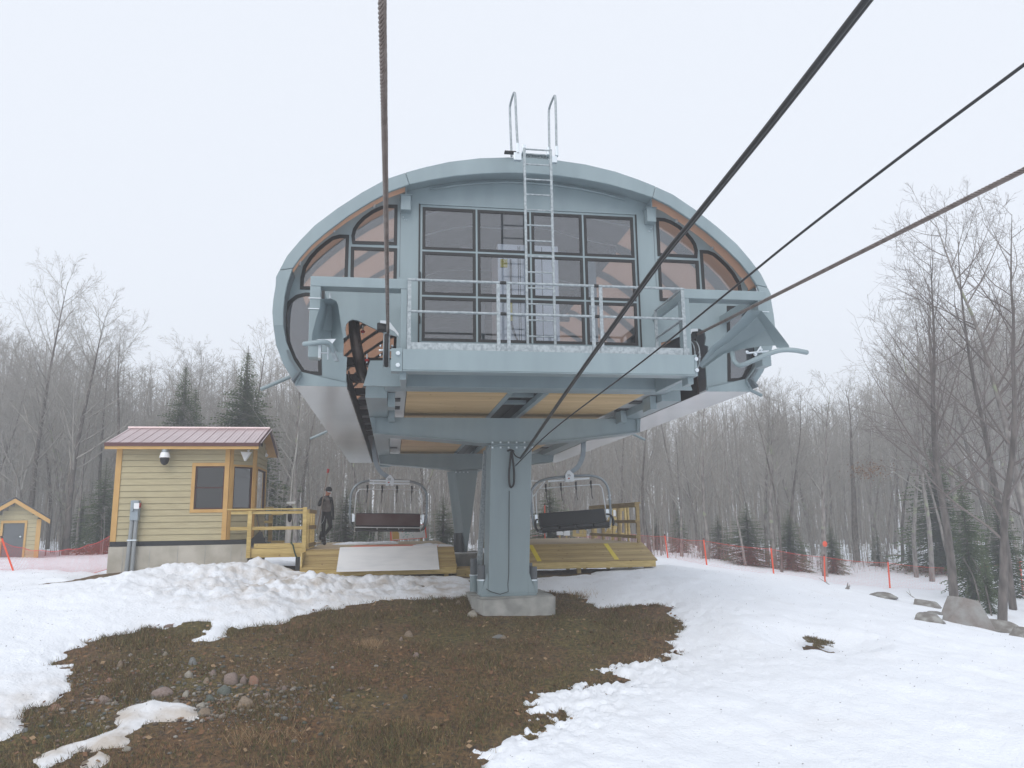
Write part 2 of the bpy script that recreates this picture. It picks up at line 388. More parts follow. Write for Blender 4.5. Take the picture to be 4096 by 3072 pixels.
# ---- end wall with its openings
wl = [Vector((p.x+.006, YW, p.z)) for p in left_side]
wt = [Vector((p.x, YW, p.z-.004)) for p in prof_t[1:-1]]
opening = [U(a, b, YW) for a, b in ((747.8, 810), (749.5, 771), (742, 769), (741, 731), (749, 727), (746, 712), (748, 700), (754, 693), (762, 690), (773, 692), (801, 706), (831, 720), (857, 726.5), (855, 776), (831, 778.6), (800, 778.6), (796, 790), (792, 810))]
bl = [Vector((-.80, YW, Z0+.012)), *opening, Vector((-.52, YW, Z0+.012))]
wl[0].z = Z0+.012
outline = list(reversed(bl))+wl+wt+[mir(p) for p in reversed(wl)]+[mir(p) for p in bl]
GX0 = U(905, 600, YW).x; GX1 = 2*CX-GX0; GZ1 = U(905, 440.5, YW).z; GZ0 = U(905, 743, YW).z
holes = []; panes = []
fw = .06; mull = .045
cols = 4; rows = 3; cw = (GX1-GX0-2*fw-(cols-1)*mull)/cols; rh = (GZ1-GZ0-2*fw-(rows-1)*mull)/rows
for r in range(rows):
    for c in range(cols):
        x = GX0+fw+c*(cw+mull); z = GZ0+fw+r*(rh+mull)
        panes.append([Vector((x, YW, z)), Vector((x+cw, YW, z)), Vector((x+cw, YW, z+rh)), Vector((x, YW, z+rh))])
def z1(x, y): return ((1000+x/2.011)/KK, (550+y/2.011)/KK)
w1_ = [z1(*p) for p in ((1185, 545), (1180, 865), (825, 855), (818, 790), (832, 735), (862, 690), (910, 640), (980, 590), (1050, 557), (1110, 543))]
w2_ = [z1(*p) for p in ((815, 882), (1182, 895), (1175, 1245), (808, 1235))]
w3_ = [z1(*p) for p in ((795, 787), (780, 1230), (405, 1220), (410, 1130), (430, 1040), (480, 960), (540, 895), (600, 845), (660, 802), (720, 785))]
w4_ = [(690, 634), (694.6, 810), (668, 808.5), (653, 804), (634, 775), (619, 737), (613, 700), (614, 672), (622, 652), (640, 638), (660, 633)]
side_w = [[U(a, b, YW) for a, b in l] for l in (w1_, w2_, w3_, w4_)]
side_w += [[mir(p) for p in l] for l in side_w]
door_frame = [Vector((GX0, YW, GZ0)), Vector((GX1, YW, GZ0)), Vector((GX1, YW, GZ1)), Vector((GX0, YW, GZ1))]
MB().prism(outline, (0, .05, 0), [door_frame]+side_w).build('end_wall', M['paint'], T)
# the glazed double door: frame, twelve panes
DF = MB().prism([p+Vector((0, .012, 0)) for p in inset(door_frame, .008)], (0, .04, 0), panes).build('door_frame', M['paint'], T)
def glazing(poly, name='window', yo=0.0, frame_w=.052):
    g = MB().prism([p+Vector((0, -.014+yo, 0)) for p in inset(poly, -.006)], (0, .03, 0), [[p+Vector((0, -.014+yo, 0)) for p in inset(poly, frame_w)]]).build(name, M['gasket'], T)
    MB().prism([p+Vector((0, .0+yo, 0)) for p in inset(poly, frame_w-.004)], (0, .008, 0)).build('pane', M['pane'], g)
for p in panes: glazing(p, 'door_window', .012, .048)
for p in side_w: glazing(p)
for x in (GX0-.0, GX1):                                          # solid black strips stand in for the shadow gap beside the doors
    MB().box(x-.012, x+.012, YW-.012, YW+.01, GZ0, GZ1).build('door_shadow_gap', M['gasket'], T)
for s in (0, 1):
    for (a, b) in (z1(1000, 540), z1(675, 735), z1(400, 1005)):
        p = U(a, b, YW-.03); p = mir(p) if s else p
        MB().box(p.x-.02, p.x+.02, YW-.04, YW+.01, p.z-.05, p.z+.03).build('clip', M['zinc'], T, bevel=.004)
    # end of the roof beam that carries the rim
    a = U(866, 421, 12.75); b = U(887, 453, 12.75); X0, X1 = a.x, b.x
    if s: X0, X1 = 2*CX-X1, 2*CX-X0
    m = MB().box(X0, X1, 12.75, YW-.002, b.z, a.z); m.box((X0+X1)/2-.012, (X0+X1)/2+.012, 12.72, YW-.002, a.z, a.z+.20)
    m.box(X0-.02, X1+.02, 12.73, YW-.003, a.z+.001, a.z+.014).build('roof_beam', M['paint'], T, bevel=.006)
for y in (14.0, 15.1, 16.4, 17.9, 19.7, 21.9, 24.5, 27.6):
    MB().tube([Vector((p.x, y+.10*math.sin(i*1.7), p.z-.055)) for i, p in enumerate(prof_t)], .016, 5).build('liner_seam', M['white'], T, smooth=True)
# a welded curved stiffener under the roof edge
pts = [Vector((p.x*.985+CX*.015, YW-.03, p.z-.07)) for p in prof_t[1:-1]]
MB().tube(pts, .022, 6).build('roof_stiffener', M['paint'], T, smooth=True)
# ---- portal frames round the two rope openings
YF = 11.4
a = U(670.9, 595.5, YF); b = U(693.4, 618, YF); c = U(880, 602, YF); d = U(866, 623, YF); e = U(667, 771, YF)
for s in (0, 1):
    def q(x0, x1, y0, y1, zz0, zz1, mb):
        if s: x0, x1 = 2*CX-x1, 2*CX-x0
        mb.box(x0, x1, y0, y1, zz0, zz1); return mb
    m = MB(); zt = a.z; zb = b.z
    q(a.x, c.x, YF, YF+.26, zb, zt, m); m.build('portal_beam', M['paint'], T, bevel=.008)
    m = MB(); q(a.x, b.x, YF+.001, YF+.259, e.z, zb-.002, m); m.build('portal_post', M['paint'], T, bevel=.008)
    m = MB(); q(d.x, c.x, YF+.001, YF+.259, 2.12, zb-.002, m); m.build('portal_post', M['paint'], T, bevel=.008)
    m = MB(); q(a.x+.01, b.x-.01, YF+.262, YW-.002, zb+.02, zt-.02, m); m.build('portal_stub', M['paint'], T)
    m = MB(); q(d.x+.01, c.x-.01, YF+.262, YW-.002, zb+.02, zt-.02, m); m.build('portal_stub', M['paint'], T)
    m = MB()                                                      # cable ties / rods round the outer post
    for zz in (.82, .67, .16):
        z = e.z+(zb-e.z)*zz; q(a.x-.02, b.x+.01, YF-.012, YF+.0, z, z+.012, m)
    m.build('strap_band', M['zinc'], T)
# ---- rope-side guide horn and push bar
def hz(x, y): return ((1150+x/3.95)/KK, (1080+y/3.95)/KK)
def hr(x, y): return ((2600+x/3.16)/KK, (1100+y/3.16)/KK)
rows = [[U(*hz(535, 452), 10.95), U(*hz(640, 560), 11.45), U(*hz(700, 562), 11.5), U(*hz(800, 560), 11.2)],
        [U(*hz(512, 585), 10.95), U(*hz(625, 680), 11.5), U(*hz(710, 720), 11.58), U(*hz(822, 700), 11.25)],
        [U(*hz(455, 760), 10.95), U(*hz(600, 770), 11.5), U(*hz(710, 850), 11.6), U(*hz(845, 860), 11.3)],
        [U(*hz(392, 1000), 10.95), U(*hz(560, 940), 11.5), U(*hz(690, 980), 11.6), U(*hz(865, 990), 11.3)],
        [U(*hz(384, 1105), 10.95), U(*hz(520, 1085), 11.35), U(*hz(690, 1090), 11.45), U(*hz(884, 1090), 11.3)],
        [U(*hz(470, 1130), 11.0), U(*hz(600, 1180), 11.3), U(*hz(760, 1230), 11.4), U(*hz(888, 1200), 11.3)],
        [U(*hz(700, 1200), 11.1), U(*hz(730, 1260), 11.3), U(*hz(800, 1300), 11.4), U(*hz(880, 1300), 11.3)]]
cap = [[U(*hz(535, 452), 10.95), U(*hz(620, 452), 11.0), U(*hz(705, 456), 11.05), U(*hz(775, 495), 11.12), U(*hz(800, 560), 11.2)],
       [U(*hz(535, 453), 10.95), U(*hz(590, 505), 11.2), U(*hz(640, 560), 11.45), U(*hz(700, 562), 11.5), U(*hz(800, 561), 11.2)]]
mb = MB().sheet(rows, (0, .015, 0)); mb.sheet(cap, (0, .012, 0))
mb.build('guide_horn', M['paint'], T, smooth='auto')
bar = smoothline([U(*hz(275, 1170), 10.85), U(*hz(450, 1150), 10.8), U(*hz(590, 1140), 10.85), U(*hz(670, 1185), 10.95), U(*hz(705, 1290), 11.05)])
MB().tube(bar, .038, 12).ball(bar[0], .039).build('push_bar', M['paint'], T, smooth=True)
MB().hexa([U(*hz(655, 1230), 10.96), U(*hz(700, 1220), 11.0), U(*hz(785, 1430), 11.1), U(*hz(735, 1435), 11.06)], [p+Vector((.03, .06, 0)) for p in (U(*hz(655, 1230), 10.96), U(*hz(700, 1220), 11.0), U(*hz(785, 1430), 11.1), U(*hz(735, 1435), 11.06))]).build('push_plate', M['galv'], T)
MB().sheet([[U(*hz(455, 1095), 10.95), U(*hz(765, 1088), 11.05)], [U(*hz(560, 1115), 10.93), U(*hz(705, 1165), 11.0)]], (0, .01, 0)).build('horn_gusset', M['whitemetal'], T)
m = MB(); p = U(*hz(508, 1260), 11.2); m.box(p.x-.02, p.x+.02, 11.2, 11.3, p.z-.12, p.z+.12)
m.cyl(U(*hz(520, 1308), 11.2), U(*hz(650, 1308), 11.2), .012); m.cyl(U(*hz(637, 1200), 11.2), U(*hz(637, 1415), 11.2), .010); m.build('adjusting_bolt', M['zinc'], T)
m = MB().box(*(lambda p: (p.x-.02, p.x+.02, 11.25, 11.3, p.z-.08, p.z+.08))(U(*hz(560, 405), 11.25))); m.build('sensor', M['black'], T)
MB().cyl(U(*hz(671, 372), 11.25), U(*hz(671, 455), 11.25), .02, .02).build('cable_gland', M['galv'], T)
# right horn: seen from its open, near side
tip = U(*hr(615, 1130), 11.9)
rows = [[U(*hr(1240, 447), 10.75), U(*hr(1355, 530), 11.0), U(*hr(1470, 700), 11.05), U(*hr(1600, 888), 11.0)],
        [U(*hr(1100, 610), 11.0), U(*hr(1180, 690), 11.25), U(*hr(1260, 800), 11.3), U(*hr(1390, 900), 11.15)],
        [U(*hr(930, 775), 11.25), U(*hr(990, 850), 11.5), U(*hr(1060, 910), 11.5), U(*hr(1180, 935), 11.35)],
        [U(*hr(790, 890), 11.5), U(*hr(830, 955), 11.7), U(*hr(870, 1000), 11.7), U(*hr(930, 1000), 11.6)],
        [tip, tip+Vector((.02, 0, -.03)), tip+Vector((.05, 0, -.05)), tip+Vector((.08, 0, -.07))]]
mb = MB().sheet(rows, (0, .015, 0))
mb.sheet([[U(*hr(1240, 445), 10.75), U(*hr(1410, 450), 10.7), U(*hr(1411, 452), 10.7)], [U(*hr(1241, 450), 10.76), U(*hr(1350, 530), 11.0), U(*hr(1352, 532), 11.0)]], (0, .01, 0))
mb.sheet([[U(*hr(1410, 450), 10.7), U(*hr(1570, 645), 10.72), U(*hr(1715, 835), 10.8), U(*hr(1755, 890), 10.85), U(*hr(1757, 917), 10.85)],
          [U(*hr(1355, 530), 11.0), U(*hr(1430, 640), 11.03), U(*hr(1510, 770), 11.02), U(*hr(1560, 850), 11.0), U(*hr(1600, 920), 11.0)]], (.01, .01, 0))
mb.build('guide_horn', M['paint'], T, smooth='auto')
bar = smoothline([U(*hr(1040, 985), 11.35), U(*hr(1060, 1080), 11.2), U(*hr(1120, 1140), 11.1), U(*hr(1180, 1135), 11.0), U(*hr(1340, 1065), 10.85), U(*hr(1560, 975), 10.7), U(*hr(1690, 948), 10.65), U(*hr(1830, 952), 10.6), U(*hr(1975, 978), 10.6)])
MB().tube(bar, .038, 12).ball(bar[-1], .039).build('push_bar', M['paint'], T, smooth=True)
m = MB()
for x, y in ((1225, 975), (1330, 1000), (1400, 940)): m.ball(U(*hr(x, y), 11.0), .03)
m.cyl(U(*hr(1240, 985), 11.0), U(*hr(1500, 960), 10.95), .014); m.cyl(U(*hr(1400, 905), 11.0), U(*hr(1330, 1010), 11.0), .014); m.build('adjusting_bolt', M['zinc'], T)
# ---- sheave, brush and dark rail in the left opening; the right one mirrored
for s in (0, 1):
    fx = (lambda p: p) if not s else mir
    wc = fx(U(835, 757, 11.95)); rad = .265
    SW = MB().ring(wc, (1, 0, 0), rad-.03, .036).build('sheave_wheel', M['rubber'], T, smooth=True)
    for o in (-.042, .042): MB().ring(wc+Vector((o, 0, 0)), (1, 0, 0), rad, .010).build('wheel_rim', M['galv'], SW, smooth=True)
    MB().cyl(wc-Vector((.022, 0, 0)), wc+Vector((.022, 0, 0)), rad-.05, n=28).build('wheel_disc', M['dark'], SW)
    m = MB()
    for dz in (.05, -.1):
        for dx in (-.09, .085): m.ball(wc+Vector((dx, -.1, dz)), .022, .03, .022)
    m.cyl(wc-Vector((.12, 0, 0)), wc+Vector((.16, 0, 0)), .02).build('axle_bolt', M['zinc'], SW)
    pr = [fx(U(*hz(x, y), Y)) for x, y, Y in ((1050, 800, 13.35), (1060, 1000, 13.3), (1090, 1200, 13.28), (1130, 1400, 13.3), (1175, 1600, 13.6), (1240, 1720, 14.2))]
    MB().tube(smoothline(pr), .098, 12).build('tyre_conveyor_rail', M['dark'], T, smooth=True)
    for x, y in ((1190, 975), (1255, 1425)):
        p = fx(U(*hz(x, y), 13.3)); m = MB().ball(p, .04, .03, .03); m.build('red_stop', M['red'], T)
        MB().cyl(p-Vector((0, 0, .05)), p+Vector((0, 0, .10)), .012).ball(p+Vector((0, 0, .1)), .018).build('stop_bolt', M['zinc'], T)
    p = fx(U(*hz(1505, 885), 11.9)); MB().box(p.x-.09, p.x+.06, 11.9, 12.1, p.z-.06, p.z+.06).build('rope_brush', M['black'], T, bevel=.02)
    g = [fx(U(*hz(x, y), 11.85)) for x, y in ((1465, 795), (1570, 800), (1625, 830), (1755, 1000), (1755, 1050), (1690, 970), (1610, 925), (1570, 850), (1465, 835))]
    MB().prism(g, (0, .012, 0)).build('sheave_bracket', M['whitemetal'], T)
    # dark interior structure glimpsed through the opening
    def bx(x0, x1, y0, y1, za, zb, nm, mt):
        if s: x0, x1 = 2*CX-x1, 2*CX-x0
        MB().box(x0, x1, y0, y1, za, zb).build(nm, mt, T)
    bx(-.02, .16, 14.0, 29, 2.72, 3.6, 'track_beam', M['dark'])
    bx(-1.25, -.84, 14.6, 29, 2.62, 2.74, 'track_beam', M['dark'])
    for y in (14.4, 16.1, 17.8, 19.5, 21.2, 22.9, 24.6, 26.3): bx(-1.0, .2, y, y+.22, 2.95, 3.1, 'cross_member', M['dark'])
# ---- underside
for s in (0, 1):
    def bx(x0, x1, y0, y1, za, zb, nm, mt, bev=0):
        if s: x0, x1 = 2*CX-x1, 2*CX-x0
        return MB().box(x0, x1, y0, y1, za, zb).build(nm, mt, T, bevel=bev)
    bx(-1.64, -.80, 12.93, 29.8, Z0, Z0+.03, 'underside_panel', M['under'])
    bx(-.80, -.78, 13.3, 29.8, Z0+.002, Z0+.34, 'slot_edge', M['dark'])
    bx(-.50, -.12, 13.45, 29.4, 2.17, 2.56, 'track_girder', M['paint'], .01)
    bx(-.115, .215, 13.45, 29.4, 2.32, 2.36, 'girder_plate', M['under'])
    for y in (14.35, 15.4, 19.3, 23.9, 27): bx(-.1, .12, y, y+.35, 2.30, 2.318, 'access_slot', M['black'])
    for y in (13.7, 15.6): bx(-.11, .02, y, y+.45, 2.05, 2.31, 'girder_bracket', M['paint'], .01)
    for y0, y1 in ((13.43, 16.2), (16.21, 20.8), (20.81, 25.6), (25.61, 29.3)): bx(.225, 2.02, y0, y1-.0, Z0, Z0+.03, 'soffit_board', M['soffit'])
    bx(2.025, 2.13, 13.46, 29.3, Z0-.005, Z0+.10, 'channel_flange', M['paint'], .006)
    bx(-.5, -.1, 29.4, 29.7, 2.1, 2.5, 'girder_end', M['paint'])
    # stabilising rods that stick out under the eaves
    p0 = U(627, 814, 13.9); p1 = U(563, 841, 13.9); m = MB().cyl(p0 if not s else mir(p0), p1 if not s else mir(p1), .035)
    m.build('outrigger_rod', M['paint'], T, smooth='auto')
    p0 = U(709, 931, 20.5); p1 = U(670, 948, 20.5); MB().cyl(p0 if not s else mir(p0), p1 if not s else mir(p1), .035).build('outrigger_rod', M['paint'], T, smooth='auto')
MB().box(2.13, 2.69, 13.5, 29.3, 2.58, 2.6).build('channel_top', M['black'], T)
for y in (13.75, 14.3, 15.2): MB().box(2.14, 2.68, y, y+.1, 2.36, 2.44).build('cross_member', M['paint'], T)
m = MB().box(2.2, 2.62, 13.55, 13.75, 2.34, 2.5); m.build('cable_box', M['black'], T, bevel=.01)
m = MB()
for dz in (2.40, 2.45):
    for dx in (2.28, 2.44): m.box(dx, dx+.12, 13.54, 13.549, dz, dz+.015)
m.build('box_slot', M['whitemetal'], T)
MB().box(.18, 4.64, 13.3, 29.2, 2.605, 2.66).build('machine_floor', M['cap'], T)
g0 = U(900, 805, 13.0); g1 = U(900, 841, 13.0)
MB().box(-.16, 2*CX+.16, 12.985, 13.42, Z0+.005, g0.z).build('sill_girder', M['paint'], T, bevel=.01)
m = MB()
for s in (0, 1):
    for k in range(4):
        p = Vector((.42, 12.98, 2.34+k*.06)); p = mir(p) if s else p; MB().ball(p, .016).build('bolt', M['zinc'], T)
# filler panels of the end wall between opening and girder
# ---- interior seen through the panes
c0 = U(1077, 742, 13.5); c1 = U(1205, 532, 13.5)
CB = MB().box(c0.x, c1.x, 13.5, 14.4, 2.67, c1.z).build('control_cabinet', M['cabinet'], T, bevel=.01)
m = MB()
for f in (.33, .36, .72): m.box(c0.x+(c1.x-c0.x)*f, c0.x+(c1.x-c0.x)*f+.012, 13.488, 13.499, 2.7, c1.z-.04)
m.build('door_gap', M['cap'], CB)
q0 = U(1081, 577, 13.48); q1 = U(1096, 560, 13.48); MB().box(q0.x, q1.x, 13.48, 13.495, q0.z, q1.z).build('warning_label', M['yellow'], CB)
pts = smoothline([U(1103, 560, 13.4), U(1104, 640, 13.4), U(1106, 700, 13.4), U(1120, 742, 13.4)])
MB().tube(pts, .018, 6).build('cable', M['cable'], CB); MB().tube(pts[8:16], .026, 6).build('cable_sleeve', M['yellow'], CB)
m = MB()
for y in (16.8, 19.6, 22.4, 25.2, 28): m.box(.1, 4.7, y, y+.14, 5.35, 5.5)
for x in (.5, 4.2): m.box(x, x+.14, 14, 29, 5.22, 5.345)
m.build('ceiling_beam', M['cap'], T)
m = MB()
for x, y in ((3.75, 14.2), (1.9, 17.5), (3.9, 19)): m.box(x, x+.22, y, y+.22, 2.67, 5.2)
m.build('column', M['paint'], T)
m = MB().ring((1.2, 21, 3.2), (0, 0, 1), 1.0, .06, 32); m.build('pulley', M['cap'], T)
for s in (0, 1):
    for (a, b) in (z1(1232, 640), z1(1245, 662), z1(1258, 662)):
        p = U(a, b, YW-.005); p = mir(p) if s else p; MB().ball(p, .008).build('rivet', M['zinc'], T)
    p = U(*z1(1205, 1000), YW-.004); x = p.x if not s else 2*CX-p.x; MB().box(x-.004, x+.004, YW-.004, YW-.001, U(900, 600, YW).z, U(900, 460, YW).z).build('panel_seam', M['cap'], T)
for zz_ in (2.62, 3.4, 4.2): MB().box(GX0+.002, GX0+.03, YW-.03, YW+.0, zz_, zz_+.14).build('hinge', M['gasket'], T, bevel=.004)
# ---- maintenance platform in front of the doors
YD = 11.26
A = U(870, 753, YD); B = U(1502, 810, YD); A.z = U(1180, 760, YD).z; B.z = U(1180, 804, YD).z
xa, xb = A.x, B.x
BD = MB().box(xa, xb, YD, YD+.10, B.z, A.z).build('platform_beam', M['paint'], T, bevel=.008)
MB().box(xa+.002, xb-.002, YD+.002, YD+.26, B.z-.016, B.z-.004).build('beam_flange', M['paint'], T)
for x0, x1 in ((xa-.17, xa-.003), (xb+.003, xb+.05)):
    MB().box(x0, x1, YD+.01, YD+.2, B.z-.02, A.z+.01).build('end_plate', M['paint'], T, bevel=.006)
for x in (xa-.07, xb+.025):
    for z in (A.z-.07, B.z+.07): MB().cyl((x, YD-.025, z), (x, YD+.01, z), .034, n=6).build('bolt', M['zinc'], T)
for x in (xa-.02, xb-.08): MB().box(x, x+.10, YD+.205, 12.92, B.z-.01, A.z-.05).build('side_beam', M['paint'], T, bevel=.008)
zgr = g0.z+.01
MB().box(xa+.1, xb-.1, YD+.27, 12.92, zgr+.03, zgr+.05).build('platform_grating_frame', M['galv'], T)
m = MB(); k = 0; x = xa+.1
while x < xb-.1: m.box(x, x+.012, YD+.11, 12.92, zgr-.01, zgr+.028); x += .06
m.build('grating', M['galv'], T)
zr0 = A.z; tz = [U(884, 738, YD).z, U(884, 603, YD).z, U(884, 671.5, YD).z]
tb = MB()
RL = MB().box(xa+.06, xb-.06, YD+.03, YD+.038, zr0+.002, tz[0]).build('toe_board', M['galv'], T)
posts = [884, 1077, 1099, 1282, 1300, 1478]
px = [U(p, 690, YD).x for p in posts]
for x in px: MB().box(x-.028, x+.028, YD+.005, YD+.028, zr0-.02, tz[1]-.02).build('railing_post', M['galv'], T, bevel=.004)
for nm, z in (('top_rail', tz[1]), ('mid_rail', tz[2])):
    m = MB()
    for a_, b_ in ((0, 1), (2, 3), (4, 5)): m.cyl((px[a_]-.03, YD+.02, z), (px[b_]+.03, YD+.02, z), .021, n=10)
    m.build(nm, M['galv'], T, smooth='auto')
    m = MB()
    for a_, b_ in ((1, 2), (3, 4)): m.cyl((px[a_]+.035, YD+.02, z), (px[b_]-.035, YD+.02, z), .026, n=10)
    m.build('rail_connector', M['gasket'], T)
for s in (0, 1):                                                  # side returns
    X = px[5] if not s else px[0]
    m = MB(); YB = 12.55
    m.box(X-.025, X+.025, YB, YB+.03, zr0, tz[1]-.0)
    m.cyl((X, YD+.05, tz[1]), (X, YB+.02, tz[1]), .02); m.cyl((X, YD+.05, tz[2]), (X, YB+.02, tz[2]), .02); m.build('side_rail', M['galv'], T, bevel=.003)
p0 = U(1432, 742, 12.9); MB().box(p0.x-.16, p0.x+.30, 12.75, 13.0, A.z-.05, A.z+.28).build('fire_chest', M['red'], T, bevel=.01)
# ---- ladder and roof hatch rails
zl = [U(1165, v_, YD+.35).z for v_ in (742, 322)]
xl = U(1134, 330, YD+.35).x, U(1186, 330, YD+.35).x
xl = (U(1136, 520, YD+.35).x, U(1194, 520, YD+.35).x)
LD = MB()
for x in xl: LD.box(x-.020, x+.020, YD+.33, YD+.37, zl[0]-.1, zl[1])
LD = LD.build('ladder', M['galv'], T, bevel=.004)
nr = 14
for k in range(nr):
    z = U(1165, 324, YD+.35).z-k*(U(1165, 324, YD+.35).z-U(1165, 727, YD+.35).z)/(nr-2.0)
    if z > zl[0]-.1: MB().cyl((xl[0]+.02, YD+.35, z), (xl[1]-.02, YD+.35, z), .014, n=8).build('rung', M['galv'], LD, smooth='auto')
def zt_(x, y): return ((1950+x/4.1475)/KK, (340+y/4.1475)/KK)
for P in ([(505, 1150, 12.1), (500, 1000, 12.1), (480, 650, 12.1), (460, 200, 12.1), (445, 130, 12.2), (425, 160, 12.4), (380, 320, 12.75), (372, 430, 12.8), (385, 800, 12.8), (400, 1190, 12.8)],
          [(1145, 1190, 12.1), (1143, 1000, 12.1), (1135, 500, 12.1), (1125, 220, 12.1), (1113, 180, 12.2), (1090, 215, 12.4), (1030, 370, 12.75), (1018, 480, 12.8), (1022, 800, 12.8), (1028, 1170, 12.8)]):
    MB().tube(smoothline([U(*zt_(x, y), Y) for x, y, Y in P], 5), .021, 8).build('grab_rail', M['galv'], T, smooth=True)
for x, y, w_, h_ in ((500, 1070, .05, .2), (1145, 1110, .05, .18), (495, 1200, .13, .14), (1085, 1250, .13, .12), (1000, 1110, .04, .15), (600, 1070, .06, .14)):
    p = U(*zt_(x, y), 12.1); MB().box(p.x-w_/2, p.x+w_/2, 12.05, 12.12, p.z-h_/2, p.z+h_/2).build('hatch_bracket', M['zinc'], T, bevel=.005)
p = U(*zt_(385, 1145), 12.5); MB().box(p.x-.12, p.x+.10, 12.4, 12.5, p.z-.012, p.z+.012).build('hatch_arm', M['black'], T)
m = MB(); p0 = U(*zt_(560, 1170), 12.6); p1 = U(*zt_(1030, 1200), 12.6)
for k in range(9):
    f = (k+.5)/9; c_ = p0.lerp(p1, f); m.ring(c_, (0, 1, 0), .032, .010, 10, 5); m.ring(c_+Vector((0, .2, 0)), (0, 1, 0), .032, .010, 10, 5)
m.box(p0.x, p1.x, 12.55, 13.0, p0.z+.012, p0.z+.03); m.build('roof_tread', M['galv'], T)
# ---- crossbeams and masts
cb = [U(a, b, 15.95) for a, b in ((800.6, 904), (1383, 905.8), (1382, 931), (1240, 948), (1150, 955), (1058, 956), (1000, 951), (806, 934))]
cb[0].z = cb[1].z = 2.155
CB1 = MB().prism(cb, (0, .6, 0)).build('crossbeam', M['paint'], T, bevel=.01)
m = MB()
bt = [cb[7], cb[6], cb[5], cb[4], cb[3], cb[2]]
m.sheet([[p+Vector((0, -.03, -.004)) for p in bt], [p+Vector((0, .63, -.004)) for p in bt]], (0, 0, -.018)); m.build('beam_flange', M['paint'], CB1)
for s in (0, 1):
    x0, x1 = (cb[0].x-.02, cb[0].x+.0) if not s else (cb[1].x+.0, cb[1].x+.02)
    for x in ((cb[0].x+.07, cb[1].x-.09)[s],):
        MB().box(x, x+.02, 15.90, 15.948, cb[7].z+.02, 2.33).build('web_stiffener', M['paint'], CB1)
    x = (cb[0].x+.25, cb[1].x-.45)[s]; MB().box(x, x+.2, 16.0, 16.3, 2.0, 2.165).build('bearing_pad', M['rubber'], CB1)
dy = 25.2-15.95
cb2 = [Vector((p.x, 25.2, p.z-.0+( -.33+.0 if False else 0))) for p in cb]
z2t = U(950, 981, 25.2).z; off = z2t-cb[0].z
cb2 = [Vector((p.x, 25.2, p.z+off)) for p in cb]
MB().prism(cb2, (0, .6, 0)).build('crossbeam', M['paint'], T, bevel=.01)
zb1 = U(1100, 1287, 15.9).z
top = [U(1061, 951, 15.9), U(1149, 951, 15.9)]; bot = [U(1054, 1287, 15.9), U(1142.5, 1287, 15.9)]
for p in top: p.z = cb[5].z-.022
zb1 = bot[0].z = bot[1].z = (bot[0].z+bot[1].z)/2
yv = Vector((0, .85, 0))
MS = MB().hexa([bot[0], bot[1], bot[1]+yv, bot[0]+yv], [top[0], top[1], top[1]+yv, top[0]+yv]).build('mast', M['paint'], T, bevel=.015)
fl = (top[0].x-.10, top[1].x+.03)
m = MB().box(top[0].x-.02, top[1].x+.06, 15.86, 16.8, top[0].z-.075, top[0].z-.05); m.box(top[0].x-.02, top[1].x+.06, 15.86, 16.8, top[0].z-.028, top[0].z-.003)
m.build('mast_flange', M['paint'], MS, bevel=.004)
for k in range(6):
    x = top[0].x+.02+k*(top[1].x-top[0].x-.02)/5
    for za_, zb_ in ((top[0].z-.11, top[0].z-.076), (top[0].z, top[0].z+.03)): MB().cyl((x, 15.845, za_), (x, 15.845, zb_), .020, n=6).build('bolt', M['zinc'], MS)
xt = top[0].x; xbm = bot[0].x                                     # cable tray on the back left of the mast
MB().hexa([Vector((xbm-.13, 16.95, zb1+.1)), Vector((xbm-.02, 16.95, zb1+.1)), Vector((xbm-.02, 17.1, zb1+.1)), Vector((xbm-.13, 17.1, zb1+.1))],
          [Vector((xt-.03, 16.95, top[0].z-.05)), Vector((xt+.08, 16.95, top[0].z-.05)), Vector((xt+.08, 17.1, top[0].z-.05)), Vector((xt-.03, 17.1, top[0].z-.05))]).build('cable_tray', M['galv'], MS)
m = MB().hexa([bot[0]+Vector((-.15, -.05, 0)), bot[1]+Vector((.16, -.05, 0)), bot[1]+Vector((.16, .95, 0)), bot[0]+Vector((-.15, .95, 0))],
              [bot[0]+Vector((-.15, -.05, .03)), bot[1]+Vector((.16, -.05, .03)), bot[1]+Vector((.16, .95, .03)), bot[0]+Vector((-.15, .95, .03))])
for (x, sg) in ((bot[0].x, -1), (bot[1].x, 1)):
    for y in (15.9, 16.7): m.prism([Vector((x, y, zb1+.03)), Vector((x+sg*.14, y, zb1+.03)), Vector((x+sg*.12, y, zb1+.10)), Vector((x, y, zb1+.5))], (0, .03, 0))
m.build('base_plate', M['paint'], MS, bevel=.005)
for x, y, h_ in ((bot[0].x-.12, 16.0, .62), (bot[0].x-.20, 16.75, .72), (bot[1].x+.13, 16.05, .56), (bot[1].x+.16, 16.75, .6)):
    AS = MB().cyl((x, y, zb1+.03), (x, y, zb1+h_*.5), .085, n=16).build('anchor_sleeve', M['paint'], MS, smooth='auto')
    MB().cyl((x, y, zb1+h_*.5+.025), (x, y, zb1+h_), .078, n=16).build('sleeve_cap', M['cap'], AS, smooth='auto')
    MB().cyl((x, y, zb1+h_*.5), (x, y, zb1+h_*.5+.024), .098, n=6).build('nut', M['zinc'], AS)
MB().tube([U(1100, 1060, 15.87), U(1099, 1240, 15.87), U(1097, 1262, 15.87), U(1098, 1278, 15.87), U(1080, 1284, 15.86), U(1060, 1278, 15.85), U(1050, 1272, 15.85)], .007, 6).build('earth_wire', M['cable'], MS, smooth=True)
